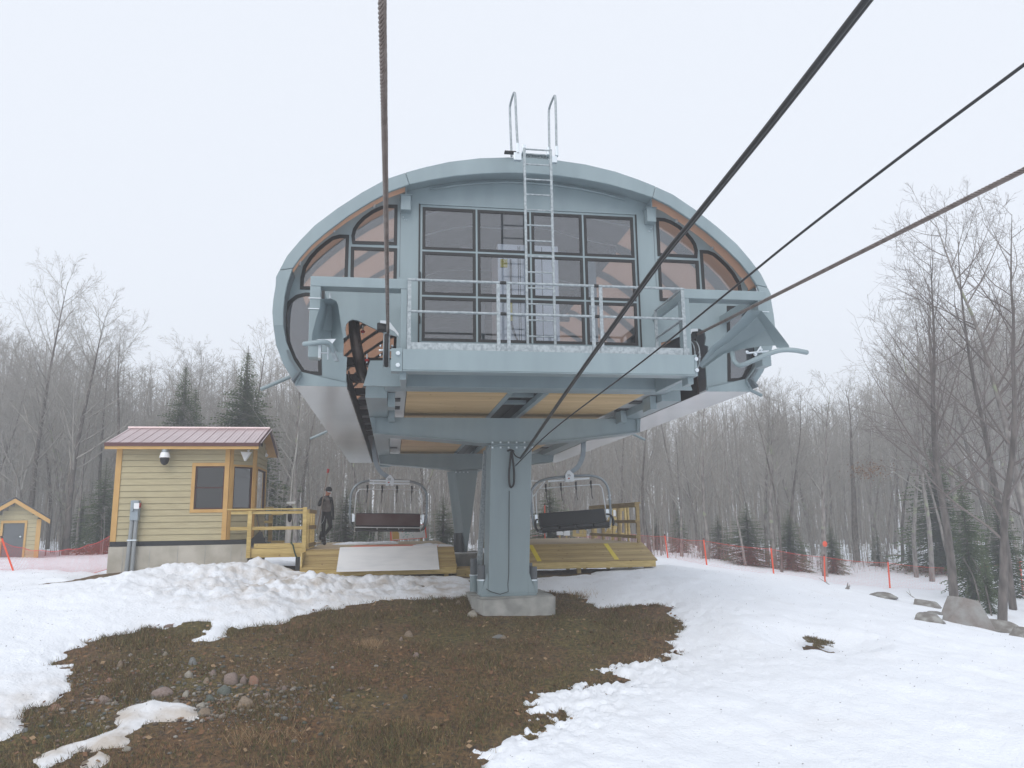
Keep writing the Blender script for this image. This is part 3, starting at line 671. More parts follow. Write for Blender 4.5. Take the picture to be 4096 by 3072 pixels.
# concrete footing of the first mast
zp = zb1-.004; zg = zb1-.42
fpt = [Vector((bot[0].x-.34, 15.75, 0)), Vector((bot[0].x-.16, 15.35, 0)), Vector((bot[1].x+.42, 15.35, 0)), Vector((bot[1].x+.46, 15.8, 0)), Vector((bot[1].x+.46, 17.3, 0)), Vector((bot[0].x-.34, 17.3, 0))]
MB().prism([p+Vector((0, 0, zp)) for p in fpt], (0, 0, -.9)).build('mast_footing', M['concreteg'], MS, bevel=.02)
# second mast
zt2 = cb2[5].z-.003; zb2 = U(1020, 1193, 25.25).z
x2t = U(983.5, 985, 25.25).x; x2b = U(1008, 1190, 25.25).x
MS2 = MB().hexa([Vector((x2b, 25.25, zb2)), Vector((2*CX-x2b, 25.25, zb2)), Vector((2*CX-x2b, 26.2, zb2)), Vector((x2b-.25, 26.2, zb2))],
                [Vector((x2t, 25.25, zt2)), Vector((2*CX-x2t, 25.25, zt2)), Vector((2*CX-x2t, 26.3, zt2)), Vector((x2t-.2, 26.3, zt2))]).build('mast', M['paint'], T, bevel=.015)
m = MB().box(x2t-.05, 2*CX-x2t+.05, 25.2, 26.3, zt2-.06, zt2-.035); m.build('mast_flange', M['paint'], MS2)
for k in range(8): MB().cyl((x2t+.02+k*.13+(.5 if k > 3 else 0), 25.22, zt2-.1), (x2t+.02+k*.13+(.5 if k > 3 else 0), 25.22, zt2-.061), .02, n=6).build('bolt', M['zinc'], MS2)
MB().box(x2b-.55, 2*CX-x2b+.5, 24.5, 27.0, zb2-1.4, zb2-.003).build('mast_footing', M['concreteg'], MS2, bevel=.03)
for x in (x2b-.18, x2b-.30): MB().cyl((x, 25.3+abs(x-x2b), zb2), (x, 25.3+abs(x-x2b), zb2+.62), .10, n=16).build('anchor_sleeve', M['cap'], MS2, smooth='auto')
# ---- cables anchored on the mast
anchor = U(1124, 990, 15.8)
def hang(pts, a, z_start):                                      # a cable that climbs at slope a from the anchor
    return [U(u, v, (z_start+a*anchor.y)/(ray(u, v).z/ray(u, v).y+a)) for u, v in pts]
c1 = smoothline([anchor]+hang([(1220, 850), (1400, 597), (1500, 470), (1650, 283), (1870, 0), (2090, -285)], .10, anchor.z), 6)
c2 = smoothline([anchor+Vector((-.1, 0, -.15))]+hang([(1190, 932), (1385, 783), (1560, 642), (1720, 512), (1950, 335), (2212, 140), (2450, -40)], .11, anchor.z-.1), 6)
tag(MB().tube(c1, .019, 8).tube([p+Vector((.034, 0, .012)) for p in c1], .014, 8).build(
    'communication_cable', M['cable'], org=anchor, smooth=True), 'thick black twin cable running from front mast steeply up to top edge', 'cable', 'black cables anchored on the front mast')
tag(MB().tube(c2, .011, 8).build(
    'communication_cable', M['cable'], org=anchor, smooth=True), 'thinner single black cable running from front mast to right edge', 'cable', 'black cables anchored on the front mast')
lp = [U(x, y, 15.84) for x, y in ((1104, 975), (1101, 1000), (1099, 1025), (1100, 1046), (1104, 1053), (1109, 1046), (1110, 1025), (1108, 1000), (1104, 975))]
m = MB().tube(smoothline(lp, 5), .016, 7).tube([p+Vector((.012, -.02, .008)) for p in smoothline(lp, 5)], .014, 7)
m.tube(smoothline([U(1096, 974, 15.84), U(1104, 972, 15.8), U(1110, 975, 15.84)], 4), .022, 7).tube(smoothline([U(1108, 976, 15.82), U(1114, 985, 15.7), U(1124, 990, 15.8)], 4), .014, 7)
tag(m.build('cable_loop', M['cable'], org=lp[0], smooth=True), 'hanging loop of black cable tied to front of mast', 'cable loop')
# ---- haul ropes: stranded wire rope
def rope(p0, p1, rad, label, strands=6, pitch=.26):
    p0 = Vector(p0); p1 = Vector(p1); d = p1-p0; L = d.length; d.normalize(); x = d.cross(Vector((0, 0, 1))).normalized(); y = d.cross(x)
    m = MB().tube([p0, p1], rad*.5, 8)
    n = int(L/.03)
    for s in range(strands):
        pts = []
        for k in range(n+1):
            a = 2*math.pi*(s/strands+k*.03/pitch); pts.append(p0+d*(k*.03)+(x*math.cos(a)+y*math.sin(a))*rad*.62)
        m.tube(pts, rad*.38, 5)
    return tag(m.build('haul_rope', M['rope'], org=p1, smooth=True), label, 'rope', 'steel haul ropes of the chairlift')
pa = U(838, 719, 11.8); pb = U(825.5, 0, 11.8*0.331); pb2 = pa+(pb-pa)*1.6
rope(pb2, pa, .027, 'steel wire rope rising straight overhead from left opening')
pa = U(1497, 727, 12.1); pb = UX(2212, 367, pa.x+.02); pb2 = pa+(pb-pa)*1.8
rope(pb2, pa, .026, 'steel wire rope running from right opening out past right edge')

# ================================================================== CHAIRS
def make_chair(loc, yaw, roll, label, seed_num=None):
    root = bpy.data.objects.new('chairlift_chair', None); COL.objects.link(root); root.location = loc
    tag(root, label, 'lift chair', 'chairs hanging from the haul rope'); ORG[root.name] = Vector()
    B = []
    half = [(-.86, .38, -1.50), (-1.0, .15, -1.47), (-1.10, -.06, -1.32), (-1.135, -.10, -1.05), (-1.14, -.10, -.75), (-1.13, -.10, -.45), (-1.05, -.09, -.24), (-.90, -.08, -.10), (-.70, -.07, -.03), (-.5, -.06, 0)]
    pts = smoothline(half+[(0, -.06, .012)]+[(-x, y, z) for x, y, z in reversed(half)], 4)
    MB().tube(pts, .036, 10).build('bail', M['chairsteel'], root, smooth=True)
    arm = smoothline([(0, 0, .06), (-.10, 0, .14), (-.28, 0, .26), (-.43, 0, .50), (-.50, 0, .82), (-.50, 0, 1.15), (-.44, 0, 1.5), (-.30, 0, 1.8)], 5)
    m = MB(); 
    for k in range(len(arm)-1):
        d = (arm[k+1]-arm[k]).normalized(); n = Vector((d.z, 0, -d.x)); wd = .065; y = Vector((0, .045, 0))
        d2 = (arm[min(k+2, len(arm)-1)]-arm[k+1]); d2 = d2.normalized() if d2.length > 1e-6 else d; n2 = Vector((d2.z, 0, -d2.x))
        m.hexa([arm[k]-n*wd-y, arm[k]+n*wd-y, arm[k]+n*wd+y, arm[k]-n*wd+y], [arm[k+1]-n2*wd-y, arm[k+1]+n2*wd-y, arm[k+1]+n2*wd+y, arm[k+1]-n2*wd+y])
    m.build('hanger_arm', M['chairsteel'], root, smooth='auto')
    pl = [(-.115, 0, -.15), (.115, 0, -.15), (.125, 0, .05), (.02, 0, .17), (-.02, 0, .17), (-.125, 0, .05)]
    hole = [(.028*math.cos(a), 0, -.125+.028*math.sin(a)) for a in [i*math.pi/5 for i in range(10)]]
    for y in (-.13, .10): 
        CP = MB().prism([Vector(p)+Vector((0, y, 0)) for p in pl], (0, .03, 0), [[Vector(p)+Vector((0, y, 0)) for p in hole]]).build('carrier_plate', M['whitemetal'], root, bevel=.006)
        rot = Matrix.Rotation(math.pi/2, 4, 'X')
        if y > 0: rot = Matrix.Translation((.02, .1345, .03)) @ Matrix.Rotation(math.pi, 4, 'Z') @ rot
        else: rot = Matrix.Translation((-.02, -.1345, .03)) @ rot
        if seed_num: text_mesh(seed_num, .10, .001, M['cap'], 'number', CP, rot)
        yy = y+.032 if y > 0 else y-.003
        MB().box(.0 if y > 0 else -.055, .055 if y > 0 else 0, yy, yy+.002, -.075, -.04).build('red_mark', M['red'], CP)
    m = MB()
    for z in (-.035, -.115): m.box(-.60, .60, -.11, -.07, z, z+.055)
    m.build('support_bar', M['whitemetal'], root, bevel=.005)
    rb = smoothline([(-1.0, -.12, -1.02), (-.99, -.16, -.7), (-.97, -.18, -.42), (-.92, -.19, -.33), (-.82, -.19, -.28), (0, -.19, -.27), (.82, -.19, -.28), (.92, -.19, -.33), (.97, -.18, -.42), (.99, -.16, -.7), (1.0, -.12, -1.02)], 4)
    MB().tube(rb, .017, 8).build('restraint_bar', M['whitemetal'], root, smooth=True)
    for x in (-.66, -.22, .22, .66):
        m = MB().tube(smoothline([(x, -.19, -.15), (x+.01, -.19, -.27), (x+.005, -.19, -.38)], 4), [.03]*4+[.024]*4+[.016], 7)
        m.tube(smoothline([(x, -.19, -.38), (x+.008, -.19, -.55), (x-.012, -.2, -.68)], 4), .010, 6).build('hanging_grip', M['black'], root, smooth=True)
    MB().hexa([(-.97, -.02, -1.34), (.97, -.02, -1.34), (.97, .0, -1.34), (-.97, .0, -1.34)], [(-.95, -.16, -1.00), (.95, -.16, -1.00), (.95, -.14, -1.00), (-.95, -.14, -1.00)]).build('seat_back_shell', M['seatback'], root, bevel=.008)
    MB().hexa([(-.96, .003, -1.38), (.96, .003, -1.38), (.96, .06, -1.37), (-.96, .06, -1.37)], [(-.95, -.137, -.975), (.95, -.137, -.975), (.95, -.08, -.975), (-.95, -.08, -.975)]).build('backrest', M['seat'], root, bevel=.02, seg=3)
    for k in range(4):
        x0 = -.96+k*.48; MB().hexa([(x0+.006, .02, -1.45), (x0+.474, .02, -1.45), (x0+.474, .50, -1.47), (x0+.006, .50, -1.47)], [(x0+.006, .06, -1.35), (x0+.474, .06, -1.35), (x0+.474, .50, -1.36), (x0+.006, .50, -1.36)]).build('seat_cushion', M['seat'], root, bevel=.028, seg=3)
    MB().hexa([(-.94, -.03, -1.52), (.94, -.03, -1.52), (.94, .44, -1.51), (-.94, .44, -1.51)], [(-.95, -.03, -1.46), (.95, -.03, -1.46), (.95, .46, -1.475), (-.95, .46, -1.475)]).build('seat_pan', M['black'], root)
    m = MB().cyl((-.98, -.045, -1.40), (.98, -.045, -1.40), .016)
    for x in (-.98, -.32, .32, .98): m.tube([(x, -.045, -1.40), (x, .02, -1.53), (x, .40, -1.53)], .014, 7)
    m.build('seat_frame', M['whitemetal'], root, smooth='auto')
    for s in (-1, 1):
        MB().tube(smoothline([(s*1.0, -.08, -1.14), (s*1.06, .05, -1.16), (s*1.10, .2, -1.24), (s*1.10, .32, -1.38), (s*1.06, .38, -1.46)], 4), [.025]*6+[.034]*10+[.03], 8).build('armrest', M['black'], root, smooth=True)
        MB().box(s*1.03-.04, s*1.03+.04, -.12, -.06, -1.24, -1.0).build('bracket', M['zinc'], root, bevel=.004)
        for z in (-.62, -.72, -1.02): MB().cyl((s*1.14-.05, -.10, z), (s*1.14+.05, -.10, z), .018, n=6).build('clamp_bolt', M['zinc'], root)
    root.rotation_euler = (0, roll, yaw)
    return root
lc = U(842, 1038.5, 23.6); make_chair((lc.x, lc.y, lc.z), 0, R_(1.4), 'chair seen from behind with maroon seat back, left of the masts', '38')
rc = U(1229, 1029.5, 21.5); make_chair((rc.x, rc.y, rc.z), R_(180-4), R_(3.6), 'chair seen from front with black padded backrest, right of the masts', '36')

# ================================================================== OPERATOR HUT
HY = 20.5; HZ = -.367
H = thing('operator_hut', (-5.3, 21.7, -1.1), 'tan clapboard operator hut with ochre trim and brown ribbed metal roof', 'hut')
A_ = (-6.85, HY); B_ = (-4.15, HY); C_ = (-3.61, 21.04); D_ = (-3.61, 22.9); E_ = (-6.85, 22.9)
CH = .1545; NC = 15
def z5(x, y): return ((350+x/2.37)/KK, (1650+y/2.37)/KK)
def siding(p0, p1, openings, name='siding', z0=HZ, nc=NC, ch=CH, parent=H, mt=None, clip=None):
    """lapped boards along p0->p1, cut round the openings (s0, s1, z0, z1); the outside is on the right of p0->p1 looking down"""
    p0 = Vector((*p0, 0)); p1 = Vector((*p1, 0)); L = (p1-p0).length; d = (p1-p0)/L; n = Vector((d.y, -d.x, 0)); m = MB()
    for k in range(nc):
        za = z0+k*ch; zb = za+ch; iv = [(0, L)]
        if clip: iv = [clip(zb-.09)]
        for s0, s1, oz0, oz1 in openings:
            if oz1 <= za+.02 or oz0 >= zb-.02: continue
            iv = [q for a, b in iv for q in ((a, min(b, s0)), (max(a, s1), b)) if q[1]-q[0] > .01]
        for a, b in iv:
            if b-a < .02: continue
            q = [p0+d*a+n*.020, p0+d*b+n*.020, p0+d*b-n*.05, p0+d*a-n*.05]
            r = [p0+d*a+n*.002, p0+d*b+n*.002, p0+d*b-n*.05, p0+d*a-n*.05]
            m.hexa([p+Vector((0, 0, za)) for p in q], [p+Vector((0, 0, zb-.007)) for p in r])
    return m.build(name, mt or M['siding'], parent)
def on_wall(p0, p1, u, v):                                     # sight line met with a vertical wall: distance along it, height
    p0 = Vector((*p0, 0)); p1 = Vector((*p1, 0)); d = (p1-p0).normalized(); n = Vector((d.y, -d.x, 0)); q = ray(u, v); t = p0.dot(n)/q.dot(n); P = q*t
    return (P-p0).dot(d), P.z
def win(p0, p1, s0, s1, z0, z1, parent, trim=.085, sash=True, name='window'):
    P0 = Vector((*p0, 0)); P1 = Vector((*p1, 0)); d = (P1-P0).normalized(); n = Vector((d.y, -d.x, 0))
    def rect(a, b, c, e, o): return [P0+d*a+n*o+Vector((0, 0, c)), P0+d*b+n*o+Vector((0, 0, c)), P0+d*b+n*o+Vector((0, 0, e)), P0+d*a+n*o+Vector((0, 0, e))]
    W = MB().prism(rect(s0, s1, z0, z1, .004), n*.014-n*.06, [rect(s0+.035, s1-.035, z0+.035, z1-.035, .004)]).build(name, M['winframe'], parent)
    MB().prism(rect(s0-trim, s1+trim, z0-trim, z1+trim, .006), n*.024, [rect(s0-.002, s1+.002, z0-.002, z1+.002, .006)]).build('trim_board', M['trim'], W, bevel=.003)
    MB().prism(rect(s0+.03, s1-.03, z0+.03, z1-.03, -.03), n*.006).build('pane', M['hutpane'], W)
    if sash:
        zm = (z0+z1)/2; MB().prism(rect(s0+.033, s1-.033, zm-.016, zm+.016, -.02), n*.02).build('meeting_rail', M['winframe'], W)
    return W
a0, za = on_wall(A_, B_, *z5(1030, 510)); a1, zb = on_wall(A_, B_, *z5(1283, 915))
siding(A_, B_, [(a0, a1, zb, za)]); win(A_, B_, a0, a1, zb, za, H)
b0, zc = on_wall(B_, C_, *z5(1388, 512)); b1, zd = on_wall(B_, C_, *z5(1548, 915))
siding(B_, C_, [(b0, b1, zd, zc)]); win(B_, C_, b0, b1, zd, zc, H, sash=False, trim=.05)
c0_, ze = on_wall(C_, D_, *z5(1607, 530)); c1_, zf = on_wall(C_, D_, *z5(1672, 908))
siding(C_, D_, [(c0_, c1_, zd, zc)]); win(C_, D_, c0_, c1_, zd, zc, H, sash=False, trim=.05)
siding(D_, E_, []); siding(E_, A_, [])
m = MB()                                                         # corner boards
m.box(A_[0]-.034, A_[0]+.10, HY-.037, HY-.012, HZ, HZ+NC*CH); m.build('corner_trim', M['trim'], H, bevel=.003)
m = MB().box(B_[0]-.11, B_[0]+.005, HY-.037, HY-.014, HZ, HZ+NC*CH); m.build('corner_trim', M['trim'], H, bevel=.003); m = MB()
dB = (Vector((*C_, 0))-Vector((*B_, 0))).normalized(); nB = Vector((dB.y, -dB.x, 0))
for s0, s1 in ((.0, .09), (.675, .77)):
    q = [Vector((*B_, 0))+dB*s+nB*o for s, o in ((s0, .035), (s1, .035), (s1, .012), (s0, .012))]; m.hexa([p+Vector((0, 0, HZ)) for p in q], [p+Vector((0, 0, HZ+NC*CH)) for p in q])
m.box(C_[0]+.012, C_[0]+.035, C_[1]-.01, C_[1]+.08, HZ, HZ+NC*CH)
m.build('corner_trim', M['trim'], H, bevel=.003)
poly = [Vector((*p, 0)) for p in (A_, B_, C_, D_, E_)]
MB().prism([p+Vector((0, 0, HZ+.0)) for p in poly], (0, 0, .03)).build('floor', M['cap'], H)
sq = [Vector((A_[0]-.02, HY-.03, 0)), Vector((-3.62, HY-.03, 0)), Vector((-3.58, 22.92, 0)), Vector((A_[0]-.02, 22.92, 0))]
MB().prism([p+Vector((0, 0, HZ-.004)) for p in sq], (0, 0, -.115)).build('black_skirting', M['membrane'], H)
MB().prism([p+Vector((-.0, .0, HZ-.123)) for p in [Vector((A_[0]-.05, HY-.045, 0)), Vector((-3.60, HY-.045, 0)), Vector((-3.56, 22.95, 0)), Vector((A_[0]-.05, 22.95, 0))]], (0, 0, -1.4)).build('foundation', M['concrete'], H, bevel=.01)
m = MB()
for x in (-6.55, -5.93, -5.27, -4.62, -4.0, -3.75): m.box(x-.006, x+.006, HY-.049, HY-.044, HZ-1.2, HZ-.125)
m.build('form_seam', M['concreteg'], H)
# roof
RX0, RX1 = -7.07, -3.40; RYf, RZf, RYr, RZr, RYb, RZb = 20.17, 2.055, 21.8, 2.60, 23.4, 2.02
def slab(x0, x1, ya, za, yb, zb, t, m): return m.hexa([(x0, ya, za-t), (x1, ya, za-t), (x1, ya, za), (x0, ya, za)], [(x0, yb, zb-t), (x1, yb, zb-t), (x1, yb, zb), (x0, yb, zb)])
m = MB(); slab(RX0, RX1, RYf, RZf, RYr, RZr, .03, m); slab(RX0, RX1, RYb, RZb, RYr+.002, RZr, .03, m)
k = 0; x = RX0+.06
while x < RX1:
    for w_, h_ in ((.014, .022),):
        for ya, za_, yb, zb_ in ((RYf-.01, RZf, RYr, RZr), (RYb+.01, RZb, RYr, RZr)):
            m.hexa([(x-.02, ya, za_), (x+.02, ya, za_), (x+.012, ya, za_+h_), (x-.012, ya, za_+h_)], [(x-.02, yb, zb_), (x+.02, yb, zb_), (x+.012, yb, zb_+h_), (x-.012, yb, zb_+h_)])
            for o in (.085, .165): m.hexa([(x+o-.012, ya, za_), (x+o+.012, ya, za_), (x+o+.006, ya, za_+.006), (x+o-.006, ya, za_+.006)], [(x+o-.012, yb, zb_), (x+o+.012, yb, zb_), (x+o+.006, yb, zb_+.006), (x+o-.006, yb, zb_+.006)])
    x += .25
RF = m.build('roof', M['roofm'], H)
m = MB().tube([(RX0-.01, RYr, RZr+.02), (RX1+.01, RYr, RZr+.02)], .045, 8); m.build('ridge_cap', M['roofm'], RF)
m = MB().box(RX0-.01, RX1+.01, RYf-.03, RYf-.012, RZf-.085, RZf+.004)
for ya, za_, yb, zb_ in ((RYf, RZf, RYr, RZr), (RYb, RZb, RYr, RZr)): m.hexa([(RX1+.002, ya, za_-.10), (RX1+.02, ya, za_-.10), (RX1+.02, ya, za_+.03), (RX1+.002, ya, za_+.03)], [(RX1+.002, yb, zb_-.10), (RX1+.02, yb, zb_-.10), (RX1+.02, yb, zb_+.03), (RX1+.002, yb, zb_+.03)])
m.build('drip_edge', M['roofdark'], RF)
m = MB().box(RX0, RX1, RYf-.008, RYf+.015, RZf-.16, RZf-.035)
slab(RX0+.01, RX1-.01, RYf+.02, RZf-.035, RYr, RZr-.035, .04, m); slab(RX0+.01, RX1-.01, RYb-.02, RZb-.035, RYr+.002, RZr-.035, .04, m)
m.build('soffit', M['trim'], RF)
# gable triangles
for X, sgn in ((C_[0], 1), (A_[0], -1)):
    m = MB(); zt = HZ+NC*CH
    for k in range(4):
        za_ = zt+k*CH; f = 1-(zb-HZ)*0; h_ = min(1, (za_+CH*.5-zt)/(RZr-.05-zt)); 
        if za_ > RZr-.1: break
        y0 = HY+(RYr-HY)*h_*.98; y1 = 22.9+(RYr-22.9)*h_*.98
        m.box(X-.03 if sgn > 0 else X-.012, X+.012 if sgn > 0 else X+.03, y0, y1, za_, min(za_+CH, RZr-.08))
    m.build('gable_siding', M['siding'], H)
MB().box(C_[0]+.013, C_[0]+.03, 21.72, 21.88, 2.12, 2.34).build('gable_vent', M['black'], H)
# fixtures on the hut
p = U(*z5(738, 345), HY-.25)
S = thing('security_camera', (p.x, HY-.1, p.z), 'white domed security camera under the eave of the hut', 'security camera')
MB().cyl((p.x+.02, HY-.02, p.z+.0), (p.x, HY-.25, p.z+.0), .04).cyl((p.x, HY-.25, p.z+.05), (p.x, HY-.25, p.z-.09), .075, .085, 16).build('mount', M['galv'], S, smooth='auto')
MB().cyl((p.x, HY-.25, p.z-.09), (p.x, HY-.25, p.z-.22), .10, .13, 18).build('housing', M['white'], S, smooth='auto')
MB().ball((p.x, HY-.25, p.z-.26), .11, .11, .15, 16, 10).build('dome', M['black'], S, smooth=True)
p = U(*z5(1500, 400), 20.6)
S = thing('floodlight', (p.x, 20.7, p.z), 'small white security light above the bay window of the hut', 'light')
MB().cyl((p.x+.06, 20.75, p.z+.16), (p.x+.06, 20.62, p.z+.10), .03).build('bracket', M['white'], S)
MB().prism([Vector((p.x-.10, 20.5, p.z+.06)), Vector((p.x-.0, 20.48, p.z-.16)), Vector((p.x+.12, 20.52, p.z+.05))], (.02, .07, 0)).build('lamp_head', M['white'], S, bevel=.01)
p = U(*z5(1697, 405), 22.6)
tag(MB().cyl(p, p+Vector((.02, -.12, -.02)), .045).ball(p+Vector((-.04, 0, .03)), .05).build('security_camera', M['white'], org=p), 'small bullet camera high on the right gable of the hut', 'security camera')
# electrical disconnect with two conduits
q0 = U(*z5(398, 1023), HY-.2); q1 = U(*z5(490, 832), HY-.2)
S = thing('electrical_disconnect', (q0.x+.15, HY-.1, q0.z), 'grey electrical switch box with white label on two grey conduits beside hut', 'switch box')
EB = MB().box(q0.x, q1.x, HY-.22, HY-.05, q0.z, q1.z).build('enclosure', M['greybox'], S, bevel=.012)
MB().box(q0.x+.04, q1.x-.10, HY-.27, HY-.221, q0.z+.22, q1.z-.18).build('cover', M['greybox'], EB, bevel=.012)
MB().box(q0.x+.10, q0.x+.22, HY-.275, HY-.271, q0.z+.28, q0.z+.42).build('label_plate', M['white'], EB)
MB().box(q1.x+.002, q1.x+.04, HY-.24, HY-.14, q1.z-.18, q1.z-.07).build('handle', M['red'], EB, bevel=.004)
for f in (.22, .72):
    x = q0.x+(q1.x-q0.x)*f; MB().cyl((x, HY-.14, q0.z+.02), (x-.08*(1-f), HY-.14, -1.5), .048, n=12).build('conduit', M['pvc'], S, smooth='auto')
m = MB().box(q0.x-.03, q1.x+.0, HY-.2, HY-.05, -.35, -.32); m.build('conduit_strap', M['zinc'], S)

# ================================================================== STORAGE SHED
def z4(x, y): return (x/3.686/KK, (1950+y/3.686)/KK)
YSH = 33.0
pk = U(*z4(288, 200), YSH); er = U(*z4(610, 470), YSH); bs = U(*z4(570, 1010), YSH); wl_ = 2*pk.x-er.x
S = thing('storage_shed', (pk.x, YSH+1.5, bs.z), 'small tan shed with dark shingled gable roof and dark door', 'shed')
d0 = U(*z4(55, 525), YSH); d1 = U(*z4(325, 1040), YSH)
hw = er.x-pk.x
ez = er.z; rise = pk.z-ez
def clipf(z):
    if z < ez: return (0, 2*hw)
    f = min(1, (z-ez)/rise); return (hw*f, 2*hw-hw*f)
n_c = int((pk.z-bs.z)/.165)+1
siding((pk.x-hw, YSH), (pk.x+hw, YSH), [(d0.x-(pk.x-hw), d1.x-(pk.x-hw), bs.z-.3, d0.z)], 'wall', bs.z-.05, n_c, .165, S, clip=clipf)
siding((pk.x+hw, YSH), (pk.x+hw-1.6, YSH+2.8), [], 'wall', bs.z-.05, int((ez-bs.z)/.165)+1, .165, S)
DO = MB().box(d0.x+.02, d1.x-.02, YSH+.01, YSH+.05, bs.z-.2, d0.z-.02).build('door', M['greybox'] if False else M['cap'], S)
MB().ball((d1.x-.12, YSH-.03, bs.z+.75), .04).build('handle', M['zinc'], DO)
m = MB()
for x in (d0.x-.08, d1.x): m.box(x, x+.08, YSH-.04, YSH-.018, bs.z-.2, d0.z+.0)
m.box(d0.x-.08, d1.x+.08, YSH-.041, YSH-.019, d0.z+.001, d0.z+.09); m.box(pk.x+hw-.14, pk.x+hw+.02, YSH-.045, YSH-.018, bs.z-.2, ez)
m.build('trim', M['trim'], S)
ex = U(*z4(750, 490), YSH-.3); sl_ = (pk.z-ex.z)/(ex.x-pk.x)
m = MB()
for s in (1, -1):
    a = Vector((pk.x, YSH-.35, pk.z+.10)); b = Vector((pk.x+s*(ex.x-pk.x), YSH-.35, ex.z+.06)); yv_ = Vector((-1.9, 3.5, 0)); t_ = Vector((0, 0, .05))
    m.hexa([a, b, b+t_, a+t_], [a+yv_, b+yv_, b+yv_+t_, a+yv_+t_])
m.build('roof', M['shingle'], S)
m = MB()
for s in (1, -1):
    a = Vector((pk.x, YSH-.37, pk.z+.085)); b = Vector((pk.x+s*(ex.x-pk.x), YSH-.37, ex.z+.045)); t_ = Vector((0, 0, -.16)); yv_ = Vector((0, .025, 0))
    m.hexa([a, b, b+t_, a+t_], [a+yv_, b+yv_, b+yv_+t_, a+yv_+t_])
m.build('rake_board', M['trim'], S)

# ================================================================== TIMBER PLATFORMS
DZ = -.63
def boards_flat(m, x0, x1, y0, y1, z, w_=.14, gap=.010, t=.035, clipx=None):
    y = y0
    while y < y1-.02:
        e_ = min(y+w_-gap, y1); m.box(x0, x1+random.uniform(-.006, .006), y, e_, z-t, z); y += w_
def ramp_boards(m, x0, x1, y0, z0, y1, z1_, w_=.14, gap=.011, t=.035):
    d = Vector((0, y1-y0, z1_-z0)); L = d.length; d /= L; n = Vector((0, -d.z, d.y)) if d.y > 0 else Vector((0, d.z, -d.y)); s = 0
    if n.z < 0: n = -n
    while s < L-.02:
        e_ = min(s+w_-gap, L); a = Vector((0, y0, z0))+d*s; b = Vector((0, y0, z0))+d*e_; j = random.uniform(-.008, .008)
        m.hexa([(x0, a.y, a.z)-n*t if False else Vector((x0+j, a.y, a.z))-n*t, Vector((x1+j, a.y, a.z))-n*t, Vector((x1+j, a.y, a.z)), Vector((x0+j, a.y, a.z))],
               [Vector((x0+j, b.y, b.z))-n*t, Vector((x1+j, b.y, b.z))-n*t, Vector((x1+j, b.y, b.z)), Vector((x0+j, b.y, b.z))]); s += w_
# left platform
P = thing('loading_platform', (-.3, 22, -1.6), 'timber platform with sloped front ramp carrying a white panel, left of mast', 'wooden platform')
lx0, lx1 = -2.17, 1.56
m = MB(); boards_flat(m, lx0, lx1, 20.0, 27.0, DZ); m.build('deck', M['woodw'], P)
m = MB(); ramp_boards(m, lx0+.01, lx1+.01, 19.08, -1.06, 20.0, DZ-.003); m.build('ramp', M['wood'], P)
m = MB().box(lx0+.02, lx1, 19.07, 19.11, -1.235, -1.085); m.box(lx0+.02, lx0+.06, 19.12, 27, -1.235, DZ-.05); m.box(lx1-.04, lx1, 19.12, 27, -1.2, -1.1); m.build('fascia', M['lumber'], P, bevel=.003)
for x in (lx1-.28, -.5, lx0+.1):
    for y in (19.2, 21.5, 24): MB().box(x, x+.1, y, y+.1, -2.2, -1.1).build('post', M['lumber'], P)
# right platform
P2 = thing('unloading_platform', (5, 22, -1.8), 'timber platform with sloped ramp and two yellow stripes, right of mast', 'wooden platform')
rx0, rx1 = 3.05, 6.86
m = MB(); boards_flat(m, rx0, rx1, 20.8, 27.6, DZ); m.build('deck', M['woodw'], P2)
m = MB(); ramp_boards(m, rx0, rx1+.02, 19.63, -1.04, 20.8, DZ-.003); m.build('ramp', M['wood'], P2)
m = MB().box(rx0, rx1-.03, 19.62, 19.66, -1.22, -1.06); m.box(rx1-.06, rx1-.02, 19.67, 27.5, -1.2, -1.08); m.build('fascia', M['lumber'], P2, bevel=.003)
for x, y in ((4.75, 19.75), (6.40, 20.6), (6.72, 20.2), (3.4, 19.8), (3.6, 23), (5.2, 23), (6.6, 23.5), (4.5, 26.5), (6.6, 26.5)): MB().box(x, x+.10, y, y+.10, -2.6, -1.08).build('post', M['lumber'], P2)
m = MB()
for y in (20.9, 22.5, 24.5, 26.5): m.box(rx0, rx1-.1, y, y+.05, -.9, DZ-.04)
m.build('joist', M['lumberdull'], P2)
sl2 = (DZ+1.04)/(20.8-19.63)
for ua, va, ub, vb in ((1260, 1090, 1415, 1330), (245, 1125, 365, 1372)):
    def zr(x, y): return ((2050+x/3.386)/KK, (1850+y/3.386)/KK)
    a = U(*zr(ua, va), 20.75); b = U(*zr(ub, vb), 19.68)
    w_ = .06; a.z = DZ-.003-(20.8-20.75)*sl2+.004; b.z = DZ-.003-(20.8-19.68)*sl2+.004
    MB().hexa([a+Vector((-w_, 0, 0)), a+Vector((w_, 0, 0)), a+Vector((w_, 0, .004)), a+Vector((-w_, 0, .004))], [b+Vector((-w_, 0, 0)), b+Vector((w_, 0, 0)), b+Vector((w_, 0, .004)), b+Vector((-w_, 0, .004))]).build('yellow_stripe', M['yellow'], P2)
G = thing('timber_railing', (rx1, 23, DZ), 'timber railing along right edge of the right platform', 'railing', )
for y in (20.86, 22.7, 24.5, 25.85): MB().box(rx1-.10, rx1-.01, y, y+.09, DZ+.002, .44).build('post', M['lumberdull'], G, bevel=.004)
for y in (22.0, 23.6): MB().box(rx1-.005, rx1+.03, y, y+.09, DZ-.3, .40).build('baluster', M['lumber'], G)
for z in (-.52, -.10): MB().box(rx1-.14, rx1-.103, 20.86, 25.94, z, z+.09).build('rail', M['lumberdull'], G, bevel=.003)
